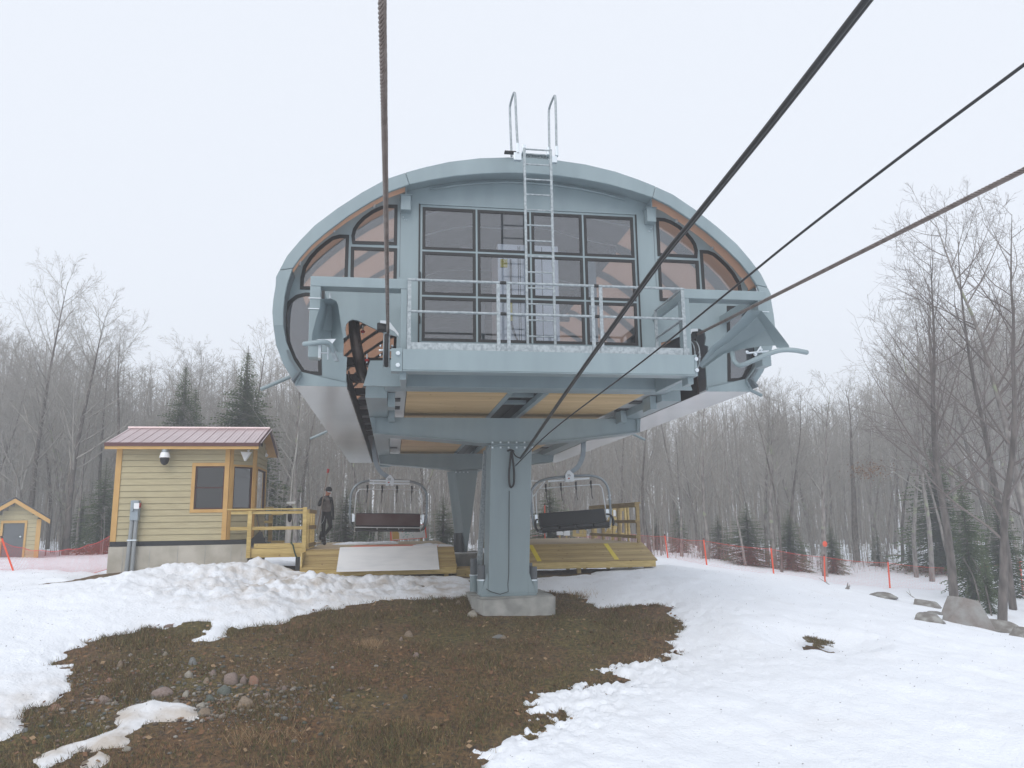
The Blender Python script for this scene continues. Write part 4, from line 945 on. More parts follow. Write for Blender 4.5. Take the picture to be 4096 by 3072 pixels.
MB().box(rx1-.14, rx1+.02, 20.84, 25.96, .443, .48).build('top_rail', M['lumberdull'], G, bevel=.003)
MB().box(rx1-.14, rx1-.103, 20.86, 25.94, .34, .44).build('rail', M['lumberdull'], G, bevel=.003)
# hut deck and railing
def zH(x, y): return ((900+x/3.686)/KK, (1950+y/3.686)/KK)
YR2 = 19.95
P3 = thing('hut_porch', (-2.9, 21, -1.3), 'small timber porch deck between hut and left platform', 'wooden platform')
pl0 = U(*zH(330, 905), YR2); pl1 = U(*zH(1145, 890), YR2)
zf_ = U(*zH(700, 900), YR2).z; zfb = U(*zH(700, 1030), YR2).z
m = MB(); boards_flat(m, pl0.x, lx0-.02, YR2+.05, 25, zf_+.02); m.build('deck', M['woodw'], P3)
MB().box(pl0.x, lx0-.03, YR2, YR2+.04, zfb, zf_).build('fascia', M['lumber'], P3, bevel=.004)
for x in (-3.3, -2.4): MB().box(x, x+.1, 20.3, 20.4, -2, zfb).build('pier', M['cap'], P3)
G = thing('timber_railing', (-2.9, YR2, zf_), 'timber railing round the porch deck beside the hut', 'railing')
ztop = U(*zH(700, 330), YR2).z
for x, y0, y1 in ((375, 345, 1040), (1185, 290, 1050)):
    p = U(*zH(x, y0), YR2); q = U(*zH(x, y1), YR2); MB().box(p.x-.05, p.x+.05, YR2-.05, YR2-.002, q.z, p.z).build('post', M['lumber'], G, bevel=.004)
pxr = U(*zH(1185, 290), YR2).x; xl_ = U(*zH(40, 345), YR2).x
MB().box(xl_, pxr-.05, YR2-.06, YR2+.07, ztop+.002, ztop+.035).build('top_rail', M['lumber'], G, bevel=.003)
zz = [U(*zH(700, y), YR2).z for y in (345, 390, 575, 625, 825, 895)]
for a, b in ((zz[1], zz[0]), (zz[3], zz[2]), (zz[5], zz[4])):
    MB().box((xl_+.08) if b > -.4 else pl0.x+.15, pxr-.055, YR2+.0, YR2+.035, a, b).build('rail', M['lumber'], G, bevel=.003)
for y in (20.45, 21.1, 21.7): MB().box(pxr-.02, pxr+.07, y, y+.09, DZ+.0, ztop-.0).build('post', M['lumber'], G, bevel=.004)
for z in (DZ+.05, zz[3], ztop-.09): MB().box(pxr+.073, pxr+.11, YR2-.02, 21.8, z, z+.10).build('rail', M['lumberdull'], G, bevel=.003)
# small step and far railing piece behind porch
S = thing('timber_railing', (-3.0, 25, -.7), 'short far timber railing behind the porch deck', 'railing')
for x, y0, y1 in ((675, 400, 800),): 
    p = U(*zH(x, y0), 24.8); q = U(*zH(x, y1), 24.8); MB().box(p.x-.06, p.x+.06, 24.8, 24.9, q.z, p.z).build('post', M['lumberdull'], S)
for (xa_, ya), (xb_, yb_) in (((575, 285), (715, 300)), ((555, 490), (690, 525)), ((680, 785), (900, 815)), ((690, 385), (860, 405))):
    p = U(*zH(xa_, ya), 24.75); q = U(*zH(xb_, yb_), 24.75); MB().box(p.x, q.x, 24.74, 24.795, q.z, p.z).build('rail', M['lumber'], S)
S = thing('timber_step', (2, 21, -1.6), 'low timber step box between the left platform and the mast', 'step')
a = U(((1150+1757/2.602)/KK), ((1850+1105/2.602)/KK), 19.6); b = U(((1150+2025/2.602)/KK), ((1850+1195/2.602)/KK), 19.6)
MB().box(a.x, b.x+.1, 19.6, 20.6, b.z, a.z).build('tread_box', M['lumber'], S, bevel=.01)
m = MB(); m.box(a.x+.05, a.x+.15, 19.65, 19.75, b.z-.6, b.z-.002); m.build('leg', M['lumber'], S)
# white panel and orange mat on the left platform, snow crust behind them
def zC(x, y): return ((1150+x/2.602)/KK, (1850+y/2.602)/KK)
q = [U(*zC(545, 888), 19.985), U(*zC(1555, 873), 19.985), U(*zC(1581, 1111), 18.88), U(*zC(508, 1141), 18.88)]
q[0].z = q[1].z = DZ+.03; q[2].z = q[3].z = (q[2].z+q[3].z)/2
tag(MB().hexa([q[3], q[2], q[1], q[0]], [p+Vector((0, .006, .014)) for p in (q[3], q[2], q[1], q[0])]).build('white_panel', M['white'], org=q[0]), 'large scuffed white plastic panel lying on front ramp of left platform', 'panel')
m = MB(); gx = np.linspace(q[0].x+.03, q[1].x, 30); gy = np.linspace(20.0, 22.6, 16)
rows = [[Vector((x+(.35*(y-20)*.3), y, DZ+.014+.008*mnoise.noise(Vector((x*2, y*2, 0))))) for x in gx] for y in gy]
tag(m.sheet(rows, (0, 0, -.010)).build('rubber_mat', M['matorange'], org=Vector((0, 21, DZ))), 'faded orange mat behind white panel on left platform', 'mat')
# map board, behind the left chair
YM = 27.5
mp = [U(*zC(x, y), YM) for x, y in ((1072, 815), (1452, 785), (1436, 640), (1066, 665))]
S = thing('map_board', ((mp[0]+mp[1])/2)-Vector((0, 0, .5)), 'tilted trail map board in orange frame behind left chair', 'sign')
cen = sum(mp, Vector())/4
def sc_(f): return [cen+(p-cen)*f for p in mp]
MB().prism(mp, (0, .05, 0), [sc_(.93)]).build('frame', M['orange'], S, bevel=.004)
e1 = mp[1]-mp[0]; e2 = mp[3]-mp[0]
def mpt(a, b, o=0): return mp[0]+e1*a+e2*b+Vector((0, .02-o, 0))
MB().prism([mpt(.03, .04), mpt(.97, .04), mpt(.97, .96), mpt(.03, .96)], (0, .02, 0)).build('map_sheet', M['white'], S)
MB().prism([mpt(.05, .07, .004), mpt(.24, .07, .004), mpt(.24, .93, .004), mpt(.05, .93, .004)], (0, .003, 0)).build('legend_block', M['yblock'], S)
gm = mat('map_green', (.25, .48, .44), .6); m = MB()
for k in range(60):
    a = random.uniform(.27, .92); b = random.uniform(.1, .9); w_ = random.uniform(.02, .06)
    m.prism([mpt(a, b, .004), mpt(a+w_, b+random.uniform(-.02, .02), .004), mpt(a+w_*.8, b+.03, .004), mpt(a+.01, b+.03, .004)], (0, .003, 0))
m.build('map_trails', gm, S)
m = MB()
for k in range(5):
    a = .32+k*.12; b = random.uniform(.4, .8); m.prism([mpt(a, b, .006), mpt(a+.03, b, .006), mpt(a+.03, b+.08, .006), mpt(a, b+.08, .006)], (0, .003, 0))
m.build('map_marks', M['orange'], S)
m = MB()
for a in (.15, .85): p = mpt(a, 0); m.box(p.x-.05, p.x+.05, p.y+.06, p.y+.14, -2, p.z+.4)
m.build('post', M['lumber'], S)
# things standing behind the right platform
def zR(x, y): return ((2050+x/3.386)/KK, (1850+y/3.386)/KK)
YB_ = 28.4
S = thing('lumber_trestle', (7.5, YB_, -1), 'raw timber frame with braces behind right platform railing', 'wooden frame')
def stick(x0, y0, x1, y1, Y, w_, mt, nm, par): MB().bar(U(*zR(x0, y0), Y), U(*zR(x1, y1), Y), w_, w_*.6 if nm != 'post' else w_, (0, 1, 0)).build(nm, mt, par)
for x0, y0, x1, y1, nm in ((1455, 612, 1450, 1000, 'post'), (1310, 640, 1560, 632, 'beam'), (1395, 740, 1270, 985, 'brace'), (1400, 860, 1345, 985, 'brace'), (1240, 970, 1520, 975, 'beam'), (1320, 690, 1320, 985, 'post'), (1110, 860, 1120, 1020, 'post')):
    stick(x0, y0, x1, y1, YB_, .13, M['lumber'], nm, S)
S = thing('timber_post', U(*zR(1560, 1000), 27.2), 'tall yellowish timber post behind right railing', 'post'); stick(1537, 605, 1562, 1010, 27.2, .16, M['lumber'], 'post', S); stick(1537, 605, 1538, 615, 27.2, .18, M['lumber'], 'post_top', S)
S = thing('timber_bench', U(*zR(900, 1000), 29), 'low timber bench frame on far side of right platform', 'bench')
for a in ((840, 890, 838, 965, 'leg'), (980, 890, 975, 1010, 'leg'), (815, 980, 950, 985, 'seat'), (930, 900, 925, 960, 'leg')): stick(*a[:4], 29, .12, M['lumber'], a[4], S)
def board(x0, y0, x1, y1, Y, nm, lab, cat, mt): 
    a = U(*zR(x0, y1), Y); b = U(*zR(x1, y0), Y); S_ = thing(nm, (a+b)/2-Vector((0, 0, .5)), lab, cat)
    MB().box(a.x, b.x, Y, Y+.03, a.z, b.z).build('board', mt, S_, bevel=.004); MB().box((a.x+b.x)/2-.03, (a.x+b.x)/2+.03, Y+.031, Y+.08, -2.2, b.z-.05).build('stake', M['lumber'], S_)
board(1288, 643, 1398, 726, 27.8, 'sign_board', 'small white blank board high beside right chair', 'sign', M['white'])
board(600, 905, 688, 985, 28.5, 'sign_board', 'left one of two low white boards under right chair', 'sign', M['white'])
board(695, 898, 776, 992, 28.9, 'sign_board', 'right one of two low white boards under right chair', 'sign', M['white'])
S = thing('step_ladder', U(*zR(262, 690), 23.5), 'white lattice ladder standing between mast and right chair', 'ladder')
for x0, y0, x1, y1 in ((235, 250, 240, 700), (255, 270, 292, 690), (240, 250, 445, 252)): stick(x0, y0, x1, y1, 23.5, .035, M['whitemetal'], 'rail', S)
for k in range(9): y = 300+k*44; stick(238, y, 258+k*4, y+4, 23.5, .02, M['whitemetal'], 'rung', S)
for x0, y0, x1, y1 in ((440, 255, 280, 462), (345, 290, 265, 385)): stick(x0, y0, x1, y1, 23.5, .03, M['whitemetal'], 'brace', S)
p = U(*zR(455, 1000), 26.5); S = thing('pedestal_switch', p, 'small black and white pedestal switch at back of right platform', 'switch')
MB().cyl(p, p+Vector((0, 0, .35)), .03).build('stem', M['galv'], S); MB().ball(p+Vector((0, 0, .5)), .10, .10, .08).build('head', M['white'], S, smooth=True); MB().cyl(p+Vector((-.04, 0, .2)), p+Vector((-.04, 0, .45)), .05).build('handle', M['black'], S)
def pole(u0, v0, u1, v1, Y, lab, rad=.022, m_='orange', grp=None, nm='marker_pole', cap_=True):
    a = U(u1, v1, Y); b = U(u0, v0, Y); S_ = thing(nm, a, lab, 'marker pole', grp)
    MB().cyl(a-(b-a)*.12, b, rad, n=8).build('shaft', M[m_], S_, smooth='auto')
    if cap_: MB().cyl(b, b+(b-a).normalized()*.07, rad*1.15, n=8).build('cap', M['roofdark'], S_, smooth='auto')
    return S_
u0, v0 = zR(437, 582); u1, v1 = zR(440, 1000); pole(u0, v0, u1, v1, 29.5, 'thin red marker pole rising above backrest of right chair')
# pedestal behind porch, shovel, hose
p = U(*zH(925, 815), 22.6); q = U(*zH(960, 390), 22.6)
S = thing('control_pedestal', p, 'white control post with black handset on porch deck', 'control post')
MB().cyl(p, Vector((p.x+.02, p.y, q.z)), .085, n=14).build('column', M['white'], S, smooth='auto')
MB().box(q.x-.3, q.x+.16, 22.5, 22.7, q.z, q.z+.03).build('shelf', M['galv'], S); MB().ball(U(*zH(945, 300), 22.5), .09, .08, .07).ball(U(*zH(955, 440), 22.45), .06, .05, .14).build('handset', M['black'], S, smooth=True)
MB().box(q.x-.1, q.x+.14, 22.5, 22.7, q.z+.28, q.z+.34).build('top_box', M['white'], S, bevel=.01)
p0 = U(*zH(465, 390), 20.9); p1 = U(*zH(520, 680), 20.7); S = thing('snow_shovel', p1, 'black scoop snow shovel leaning on hut behind porch railing', 'shovel')
MB().cyl(p0, p1, .018).build('shaft', M['dark'], S); MB().sheet([[p1+Vector((-.03, 0, .05)), p1+Vector((.05, 0, .05))], [p1+Vector((-.22, -.1, -.15)), p1+Vector((.12, -.02, -.18))], [p1+Vector((-.30, -.2, -.30)), p1+Vector((.26, -.05, -.34))]], (0, .01, 0)).build('scoop', M['black'], S)
hs = smoothline([U(*zH(968, 812), YR2-.08), U(*zH(1000, 850), YR2-.1), U(*zH(1020, 930), YR2-.1), U(*zH(1045, 1010), YR2-.09), U(*zH(1075, 1050), YR2-.12)], 5)
tag(MB().tube(hs, .018, 7).build('hose', mat('green_hose', (.02, .05, .03), .5), org=hs[0], smooth=True), 'dark green hose hanging over edge of porch deck', 'hose')
ns = smoothline([U(*zH(0, 760), 20.35), U(*zH(200, 725), 20.3), U(*zH(340, 760), 20.3)], 4)

# ================================================================== PERSON
def skin_body(name, verts, edges, root, m, parent, sub=2):
    me = bpy.data.meshes.new(name+'_base'); me.from_pydata([v[:3] for v in verts], edges, []); o = bpy.data.objects.new(name+'_base', me); COL.objects.link(o)
    md = o.modifiers.new('skin', 'SKIN'); md.use_smooth_shade = True
    sk = me.skin_vertices[0].data
    for i, v in enumerate(verts):
        r = v[3]; sk[i].radius = (r, r) if not isinstance(r, tuple) else r; sk[i].use_root = (i == root)
    o.modifiers.new('sub', 'SUBSURF').levels = sub; o.modifiers['sub'].render_levels = sub
    bpy.context.view_layer.update()
    me2 = bpy.data.meshes.new_from_object(o.evaluated_get(bpy.context.evaluated_depsgraph_get())); bpy.data.objects.remove(o)
    me2.materials.clear(); me2.materials.append(m); me2.name = name; me2.shade_smooth()
    o2 = bpy.data.objects.new(name, me2); COL.objects.link(o2)
    if parent: o2.parent = parent
    ORG[o2.name] = Vector()
    return o2
def z7(x, y): return ((1250+x/5.185)/KK, (1880+y/5.185)/KK)
PY_ = 24.1
feet = U(*z7(240, 1548), PY_); feet.z = DZ+.003
PS = thing('person', feet, 'person in black beanie, grey vest and black trousers walking with a long pole', 'person'); ORG[PS.name] = Vector()
S_ = 1.735/1195.0
def J(x, y, dy, r): return ((x-240)*S_, dy, (1550-y)*S_+.0, r)
vb = [J(275, 915, 0, (.135, .10)), J(275, 830, 0, (.145, .10)), J(272, 720, 0, (.165, .115)), J(268, 600, 0, (.165, .11)), J(272, 548, .0, (.085, .08)), J(280, 520, -.01, (.055, .055)), J(296, 480, -.03, (.075, .085)), J(305, 440, -.04, (.09, .10)), J(305, 395, -.03, (.075, .085)),
      # pole arm: shoulder, elbow, wrist, hand
      J(165, 595, .02, .062), J(112, 745, -.08, .050), J(180, 690, -.16, .036), J(212, 640, -.19, .030),
      # hanging arm
      J(355, 600, 0, .062), J(388, 760, 0, .048), J(408, 900, -.05, .037), J(412, 975, -.08, .030),
      # left leg (standing)
      J(225, 960, 0, .095), J(218, 1170, -.03, .068), J(222, 1370, .0, .052), J(225, 1480, .0, .045),
      # right leg (trailing, bent)
      J(322, 960, 0, .095), J(368, 1180, -.08, .066), J(265, 1310, .12, .048), J(185, 1385, .25, .040)]
eb = [(0, 1), (1, 2), (2, 3), (3, 4), (4, 5), (5, 6), (6, 7), (7, 8), (3, 9), (9, 10), (10, 11), (11, 12), (3, 13), (13, 14), (14, 15), (15, 16), (0, 17), (17, 18), (18, 19), (19, 20), (0, 21), (21, 22), (22, 23), (23, 24)]
for w_i, dirx in ((12, 1), (16, .3)):                              # fingers and thumb on each hand
    bx_, by_, bz_, _ = vb[w_i]
    for k in range(5):
        i0 = len(vb); o = (k-1.5)*.018
        if w_i == 12: pts = [(.02, -.035, o), (.055, -.045, o), (.06, -.015, o)] if k < 4 else [(.01, -.01, .05), (.035, .01, .06)]
        else: pts = [(o*.8, -.01, -.045), (o, -.02, -.075-.004*(k in (1, 2))), (o, -.035, -.098)] if k < 4 else [(-.03, -.03, -.03), (-.035, -.04, -.055)]
        prev = w_i
        for q_ in pts: vb.append((bx_+q_[0], by_+q_[1], bz_+q_[2], .009)); eb.append((prev, len(vb)-1)); prev = len(vb)-1
body = skin_body('body', vb, eb, 0, M['cloth'], PS)
body.data.materials.append(M['skin'])
for p_ in body.data.polygons:
    z = p_.center.z; x = p_.center.x
    if (1550-535)*S_ < z < (1550-440)*S_ and abs(x-(290-240)*S_) < .14: p_.material_index = 1
vv = [J(275, 905, 0, (.150, .118)), J(275, 830, 0, (.160, .120)), J(271, 720, 0, (.180, .133)), J(266, 620, 0, (.182, .130)), J(270, 575, .0, (.13, .105)), J(275, 545, 0, (.075, .075))]
skin_body('vest', vv, [(i, i+1) for i in range(5)], 0, M['vest'], PS)
hb = Vector(J(306, 415, -.035, 0)[:3]); o_ = MB().ball(hb, .098, .108, .098, 14, 9); o_.build('beanie', M['cloth'], PS, smooth=True)
fc = Vector(J(306, 478, -.04, 0)[:3])
m = MB().ball(fc+Vector((.045, -.075, -.01)), .020, .025, .018); m.ball(fc+Vector((.03, -.06, -.05)), .028, .02, .010); m.ball(fc+Vector((-.07, .0, 0)), .012, .02, .03)
m.build('face_features', M['skin'], PS, smooth=True)
m = MB().bar(fc+Vector((-.03, -.085, .03)), fc+Vector((.095, -.05, .015)), .008, .022); m.build('goggles', M['whitemetal'], PS, bevel=.004)
for (x, y, dy, rz) in ((228, 1500, -.03, .25), (168, 1385, .27, 2.2)):
    c = Vector(J(x, y, dy, 0)[:3]); 
    m = MB().tube([c+Vector((0, .02, .16)), c+Vector((0, .01, .0))], [.062, .068], 12)
    if dy < 0: c.z = .05; m.ball(c+Vector((.03, -.06, .0)), .062, .14, .052)
    else: m.ball(c+Vector((-.03, .03, -.02)), .060, .07, .10)
    m.build('boot', M['boot'], PS, smooth=True)
MB().tube(smoothline([J(240, 960, -.1, 0)[:3], J(228, 1040, -.11, 0)[:3], J(185, 1120, -.09, 0)[:3]], 4), .005, 5).build('keychain', M['zinc'], PS)
a = U(*z7(318, 45), PY_-.22); b = U(*z7(88, 1310), PY_-.28)
S = thing('snow_pole', b, 'long thin wooden pole with red tip held upright by the person', 'pole')
MB().tube([a, b], .014, 8).build('shaft', mat('worn_wood_shaft', (.22, .17, .14), .7), S, smooth=True)
MB().cyl(a+(a-b).normalized()*-.02, a+(a-b).normalized()*.10, .035, n=8).build('tip', M['red'], S)

# ================================================================== TERRAIN
def hashn(ix, iy, seed):
    h = (ix.astype(np.int64)*374761393+iy.astype(np.int64)*668265263+seed*982451653) & 0xffffffff
    h = ((h ^ (h >> 13))*1274126177) & 0xffffffff
    return ((h ^ (h >> 16)) & 0xffff)/65535.0
def vnoise(x, y, s, seed=0):
    x = x/s; y = y/s; ix = np.floor(x); iy = np.floor(y); fx = x-ix; fy = y-iy; fx = fx*fx*(3-2*fx); fy = fy*fy*(3-2*fy)
    ix = ix.astype(np.int64); iy = iy.astype(np.int64)
    a = hashn(ix, iy, seed); b = hashn(ix+1, iy, seed); c = hashn(ix, iy+1, seed); d = hashn(ix+1, iy+1, seed)
    return (a*(1-fx)+b*fx)*(1-fy)+(c*(1-fx)+d*fx)*fy-.5
def fbm(x, y, s, n=4, seed=0): return sum(vnoise(x+17*k, y-9*k, s/2**k, seed+k)/1.8**k for k in range(n))
cp = []
for u, v, Y in ((0, 1659, 9.6), (1106, 1659, 8.9), (2212, 1659, 8.6), (1100, 1333, 15.25), (230, 1240, 20.4), (532, 1228, 20.4), (34, 1248, 24), (650, 1250, 18.8), (985, 1262, 18.2),
                (1436, 1209, 33), (1528, 1230, 29), (1672, 1250, 28.3), (1782, 1264, 28.8), (1923, 1278, 28.5), (2060, 1310, 23.5), (2100, 1362, 18.6), (1850, 1195, 43), (150, 1196, 38), (1410, 1232, 20.3),
                (1250, 1290, 16.8), (1440, 1310, 15.6), (80, 1262, 21.5)):
    p = U(u, v, Y); cp.append((p.x, p.y, p.z))
cp += [(2.4, 25.5, -1.75), (-2, 30, -1.5), (5, 30, -1.9), (0, 45, -1.7), (0, 70, -1.4), (30, 60, -2.2), (45, 40, -2.4), (-30, 40, -1.0), (-30, 70, -.8), (0, 0, -3.5), (-14, 2, -3.1), (16, 0, -3.5), (35, 15, -3.2), (-30, 18, -1.6),
       (0, 200, -1), (150, 150, -2), (-150, 150, -1), (120, 0, -3), (-120, 0, -2), (0, -100, -5), (100, -100, -5), (-100, -100, -4)]
cp = np.array(cp)
def tps(r2): return r2*np.log(r2+1e-9)*.5
_n = len(cp); _K = tps(((cp[:, None, :2]-cp[None, :, :2])**2).sum(-1))+np.eye(_n)*.3; _P = np.c_[np.ones(_n), cp[:, :2]]
_w = np.linalg.solve(np.block([[_K, _P], [_P.T, np.zeros((3, 3))]]), np.r_[cp[:, 2], 0, 0, 0])
def ground(x, y):
    x = np.asarray(x, float); y = np.asarray(y, float); sh = x.shape; x = x.ravel(); y = y.ravel()
    z = _w[_n]+_w[_n+1]*x+_w[_n+2]*y
    for i in range(_n): z = z+_w[i]*tps((x-cp[i, 0])**2+(y-cp[i, 1])**2)
    return np.maximum(z, -7).reshape(sh)
def gz(x, y): return float(ground(np.array([x]), np.array([y]))[0])
def G(u, v, y0=4, y1=90):                                       # sight line met with the ground
    q = ray(u, v); q = q/q.y; Y = np.concatenate([np.arange(y0, 40, .04), np.arange(40, y1, .3)]); d = q.z*Y-ground(q.x*Y, Y)
    i = np.argmax(d < 0) if (d < 0).any() else len(Y)-1
    return Vector((q.x*Y[i], Y[i], gz(q.x*Y[i], Y[i])))
def GA(pts): return np.array([[*(G(u, v)[:2])] for u, v in pts])
bare = GA([(974, 1293), (897, 1291), (848, 1298), (800, 1300), (769, 1305), (720, 1316), (671, 1323), (645, 1336), (620, 1338), (579, 1350), (513, 1357), (492, 1366), (495, 1378), (461, 1384), (425, 1385), (433, 1367), (461, 1343),
    (410, 1347), (369, 1360), (308, 1357), (270, 1371), (226, 1380), (169, 1385), (160, 1408), (123, 1429), (105, 1439), (164, 1440), (167, 1458), (133, 1490), (97, 1516), (62, 1531), (31, 1552), (51, 1567), (31, 1583), (-10, 1600),
    (-60, 1659), (-60, 1760), (950, 1760), (1028, 1660), (1040, 1636), (1062, 1618), (1123, 1612), (1182, 1582), (1218, 1556), (1208, 1541), (1160, 1538), (1172, 1515), (1233, 1500), (1305, 1490), (1350, 1478), (1320, 1456), (1387, 1439), (1440, 1430),
    (1462, 1412), (1474, 1380), (1459, 1336), (1438, 1306), (1407, 1300), (1397, 1311), (1382, 1303), (1336, 1313), (1300, 1313), (1269, 1295), (1244, 1284), (1162, 1277), (1060, 1283)])
patch = GA([(251, 1557), (277, 1531), (333, 1511), (374, 1519), (425, 1531), (436, 1554), (359, 1560), (308, 1570), (282, 1593), (292, 1603), (267, 1613), (231, 1624), (246, 1644), (205, 1659), (195, 1680), (170, 1662), (200, 1634), (174, 1624), (128, 1644), (87, 1665), (72, 1650), (92, 1629), (154, 1608), (220, 1588), (246, 1572)])
hutstrip = GA([(82, 1264), (150, 1254), (228, 1239), (285, 1240), (270, 1247), (200, 1256), (120, 1265)])
hole = GA([(1735, 1375), (1765, 1378), (1794, 1392), (1780, 1400), (1765, 1401), (1747, 1390)])
under = np.array([(-2.2, 19.5), (1.6, 19.2), (1.9, 18.3), (2.9, 17.8), (3.3, 18.9), (4.4, 19.4), (6.4, 20.6), (6.7, 27), (-2, 27)])
hutu = np.array([(-3.7, 20.1), (-2.2, 20.0), (-2.2, 25), (-7, 25), (-7, 20.4)])
def sdist(x, y, poly):                                           # signed distance, negative inside
    x = np.asarray(x, float); y = np.asarray(y, float); d = np.full(x.shape, 1e9); ins = np.zeros(x.shape, bool); n = len(poly)
    for i in range(n):
        ax, ay = poly[i-1]; bx_, by_ = poly[i]; ex, ey = bx_-ax, by_-ay; px_, py_ = x-ax, y-ay
        t = np.clip((px_*ex+py_*ey)/(ex*ex+ey*ey+1e-12), 0, 1); d = np.minimum(d, (px_-t*ex)**2+(py_-t*ey)**2)
        c = ((ay > y) != (by_ > y)) & (x < (bx_-ax)*(y-ay)/((by_-ay) if abs(by_-ay) > 1e-12 else 1e-12)+ax); ins ^= c
    d = np.sqrt(d); return np.where(ins, -d, d)
def snow_sd(x, y):
    """metres into the snow; negative where the ground is bare"""
    s = sdist(x, y, bare); rag = np.exp(-((x-3.2)**2/5+(y-10.8)**2/8))
    s = s+fbm(x, y, .5, 4, 3)*.22+fbm(x, y, .14, 3, 33)*(.14+.50*rag)
    s = np.maximum(s, -sdist(x, y, patch)+fbm(x, y, .3, 3, 5)*.12)
    s = np.minimum(s, sdist(x, y, hutstrip)+fbm(x, y, .3, 3, 6)*.08)
    s = np.minimum(s, sdist(x, y, hole)+.03+fbm(x, y, .15, 3, 6)*.18)
    s = np.minimum(s, sdist(x, y, under)*.8+fbm(x, y, .5, 3, 8)*.4)
    s = np.minimum(s, sdist(x, y, hutu)+fbm(x, y, .4, 3, 8)*.2)
    leafy = (y > 31) & (x > -60)
    s = np.where(y > 30, np.minimum(s, .5+fbm(x, y, 1.6, 4, 12)*1.1*np.clip((y-33)/6, 0, 1)), s)
    return s
hc = hole.mean(0)
def gauss(x, y, cx, cy, sx, sy, rot=0):
    c, s = math.cos(rot), math.sin(rot); dx, dy = x-cx, y-cy; a = dx*c+dy*s; b = -dx*s+dy*c
    return np.exp(-(a/sx)**2-(b/sy)**2)
def snow_z(x, y, s):
    th = np.clip(s*.30, -.06, .045)
    th = np.where(s > .15, .045+(1-np.exp(-(s-.15)*1.6))*.12, th)
    near = (y < 31)
    lump = gauss(x, y, -3.6, 18.4, 3.2, 2.0)+gauss(x, y, -.6, 17.9, 2.4, 1.1)+.6*gauss(x, y, -2.6, 16.8, 2.2, 1.2)
    lump = np.clip(lump, 0, 1.1)
    k = np.clip(s*1.6, 0, 1)
    z = th+k*(fbm(x, y, 2.2, 3, 21)*.10+fbm(x, y, .55, 3, 22)*.045+fbm(x, y, .2, 2, 29)*.012)
    z = z+k*lump*(fbm(x, y, .62, 4, 23)*.17+np.abs(fbm(x, y, .22, 3, 24))*.13-.035)
    z = z+k*(.10*gauss(x, y, -4.0, 19.35, 1.3, .5)+.10*gauss(x, y, -2.9, 19.3, .6, .4)+.06*gauss(x, y, -.2, 18.1, 1.3, .5)+.05*gauss(x, y, 7.6, 20.2, 1.0, .7))
    r = np.hypot((x-hc[0])/1.25, (y-hc[1])/.8)
    z = z-.015*np.exp(-(r/.8)**6)+.05*np.exp(-((r-1.15)/.28)**2)
    foot = gauss(x, y, 6.5, 13.5, 3.5, 4.5)
    z = z-k*foot*np.clip(-fbm(x, y, .42, 2, 41)-.12, 0, 1)*.10
    return z
def graded(a0, a1, fine, coarse):
    return np.concatenate([np.arange(-180, a0, coarse), np.arange(a0, a1, fine), np.arange(a1, 180.01, coarse)])
def terrain(name, mt, snow):
    th = np.radians(graded(-29.5, 46.5, .115 if snow else .2, 4.0))
    r = [.6, 1.5, 2.5, 3.5, 4.5, 5.5, 6.2]
    while r[-1] < 48: r.append(r[-1]*(1.0052 if snow else 1.010))
    while r[-1] < 420: r.append(r[-1]*1.06)
    r = np.array(r); T_, R2_ = np.meshgrid(th, r); x = np.sin(T_)*R2_; y = np.cos(T_)*R2_
    z = ground(x, y)
    if snow: s = snow_sd(x, y); z = z+snow_z(x, y, s)
    else: z = z+fbm(x, y, .5, 4, 51)*.035-.004
    z = z-.20*np.exp(-(np.hypot((x-hc[0])/1.35, (y-hc[1])/.95)/.75)**2)
    m_, n_ = x.shape; idx = np.arange(m_*n_).reshape(m_, n_)
    f = np.stack([idx[:-1, :-1], idx[1:, :-1], idx[1:, 1:], idx[:-1, 1:]], -1).reshape(-1, 4)
    if snow:
        keep = (s.ravel()[f] > -.14).any(1); f = f[keep]
    vs = np.stack([x, y, z], -1).reshape(-1, 3)
    f = f[:, ::-1]
    o = arrmesh(name, vs, f, mt, smooth=True); return o
# materials of the ground
def ground_mat():
    m = bpy.data.materials.new('wet_bare_soil'); m.use_nodes = True; t = m.node_tree; N = t.nodes; L = t.links; p = N['Principled BSDF']; p.inputs['Roughness'].default_value = .9
    tc = N.new('ShaderNodeTexCoord')
    def noise(s, d=8): n = N.new('ShaderNodeTexNoise'); n.inputs['Scale'].default_value = s; n.inputs['Detail'].default_value = d; n.inputs['Roughness'].default_value = .65; L.new(tc.outputs['Object'], n.inputs['Vector']); return n
    def ramp(n, stops): r = N.new('ShaderNodeValToRGB'); e = r.color_ramp.elements
    a = noise(.45); r = N.new('ShaderNodeValToRGB'); e = r.color_ramp.elements
    e[0].position = .36; e[0].color = (.115, .062, .026, 1); e[1].position = .62; e[1].color = (.096, .082, .026, 1)
    k = e.new(.5); k.color = (.105, .068, .030, 1); L.new(a.outputs[0], r.inputs[0])
    b = noise(14); r2 = N.new('ShaderNodeValToRGB'); e = r2.color_ramp.elements; e[0].position = .38; e[0].color = (.45, .45, .45, 1); e[1].position = .66; e[1].color = (1.9, 1.7, 1.45, 1); L.new(b.outputs[0], r2.inputs[0])
    mu = N.new('ShaderNodeMix'); mu.data_type = 'RGBA'; mu.blend_type = 'MULTIPLY'; mu.inputs[0].default_value = 1; L.new(r.outputs[0], mu.inputs[6]); L.new(r2.outputs[0], mu.inputs[7])
    L.new(mu.outputs[2], p.inputs['Base Color'])
    c = noise(45); bu = N.new('ShaderNodeBump'); bu.inputs['Distance'].default_value = .02; L.new(c.outputs[0], bu.inputs['Height']); L.new(bu.outputs[0], p.inputs['Normal']); return m
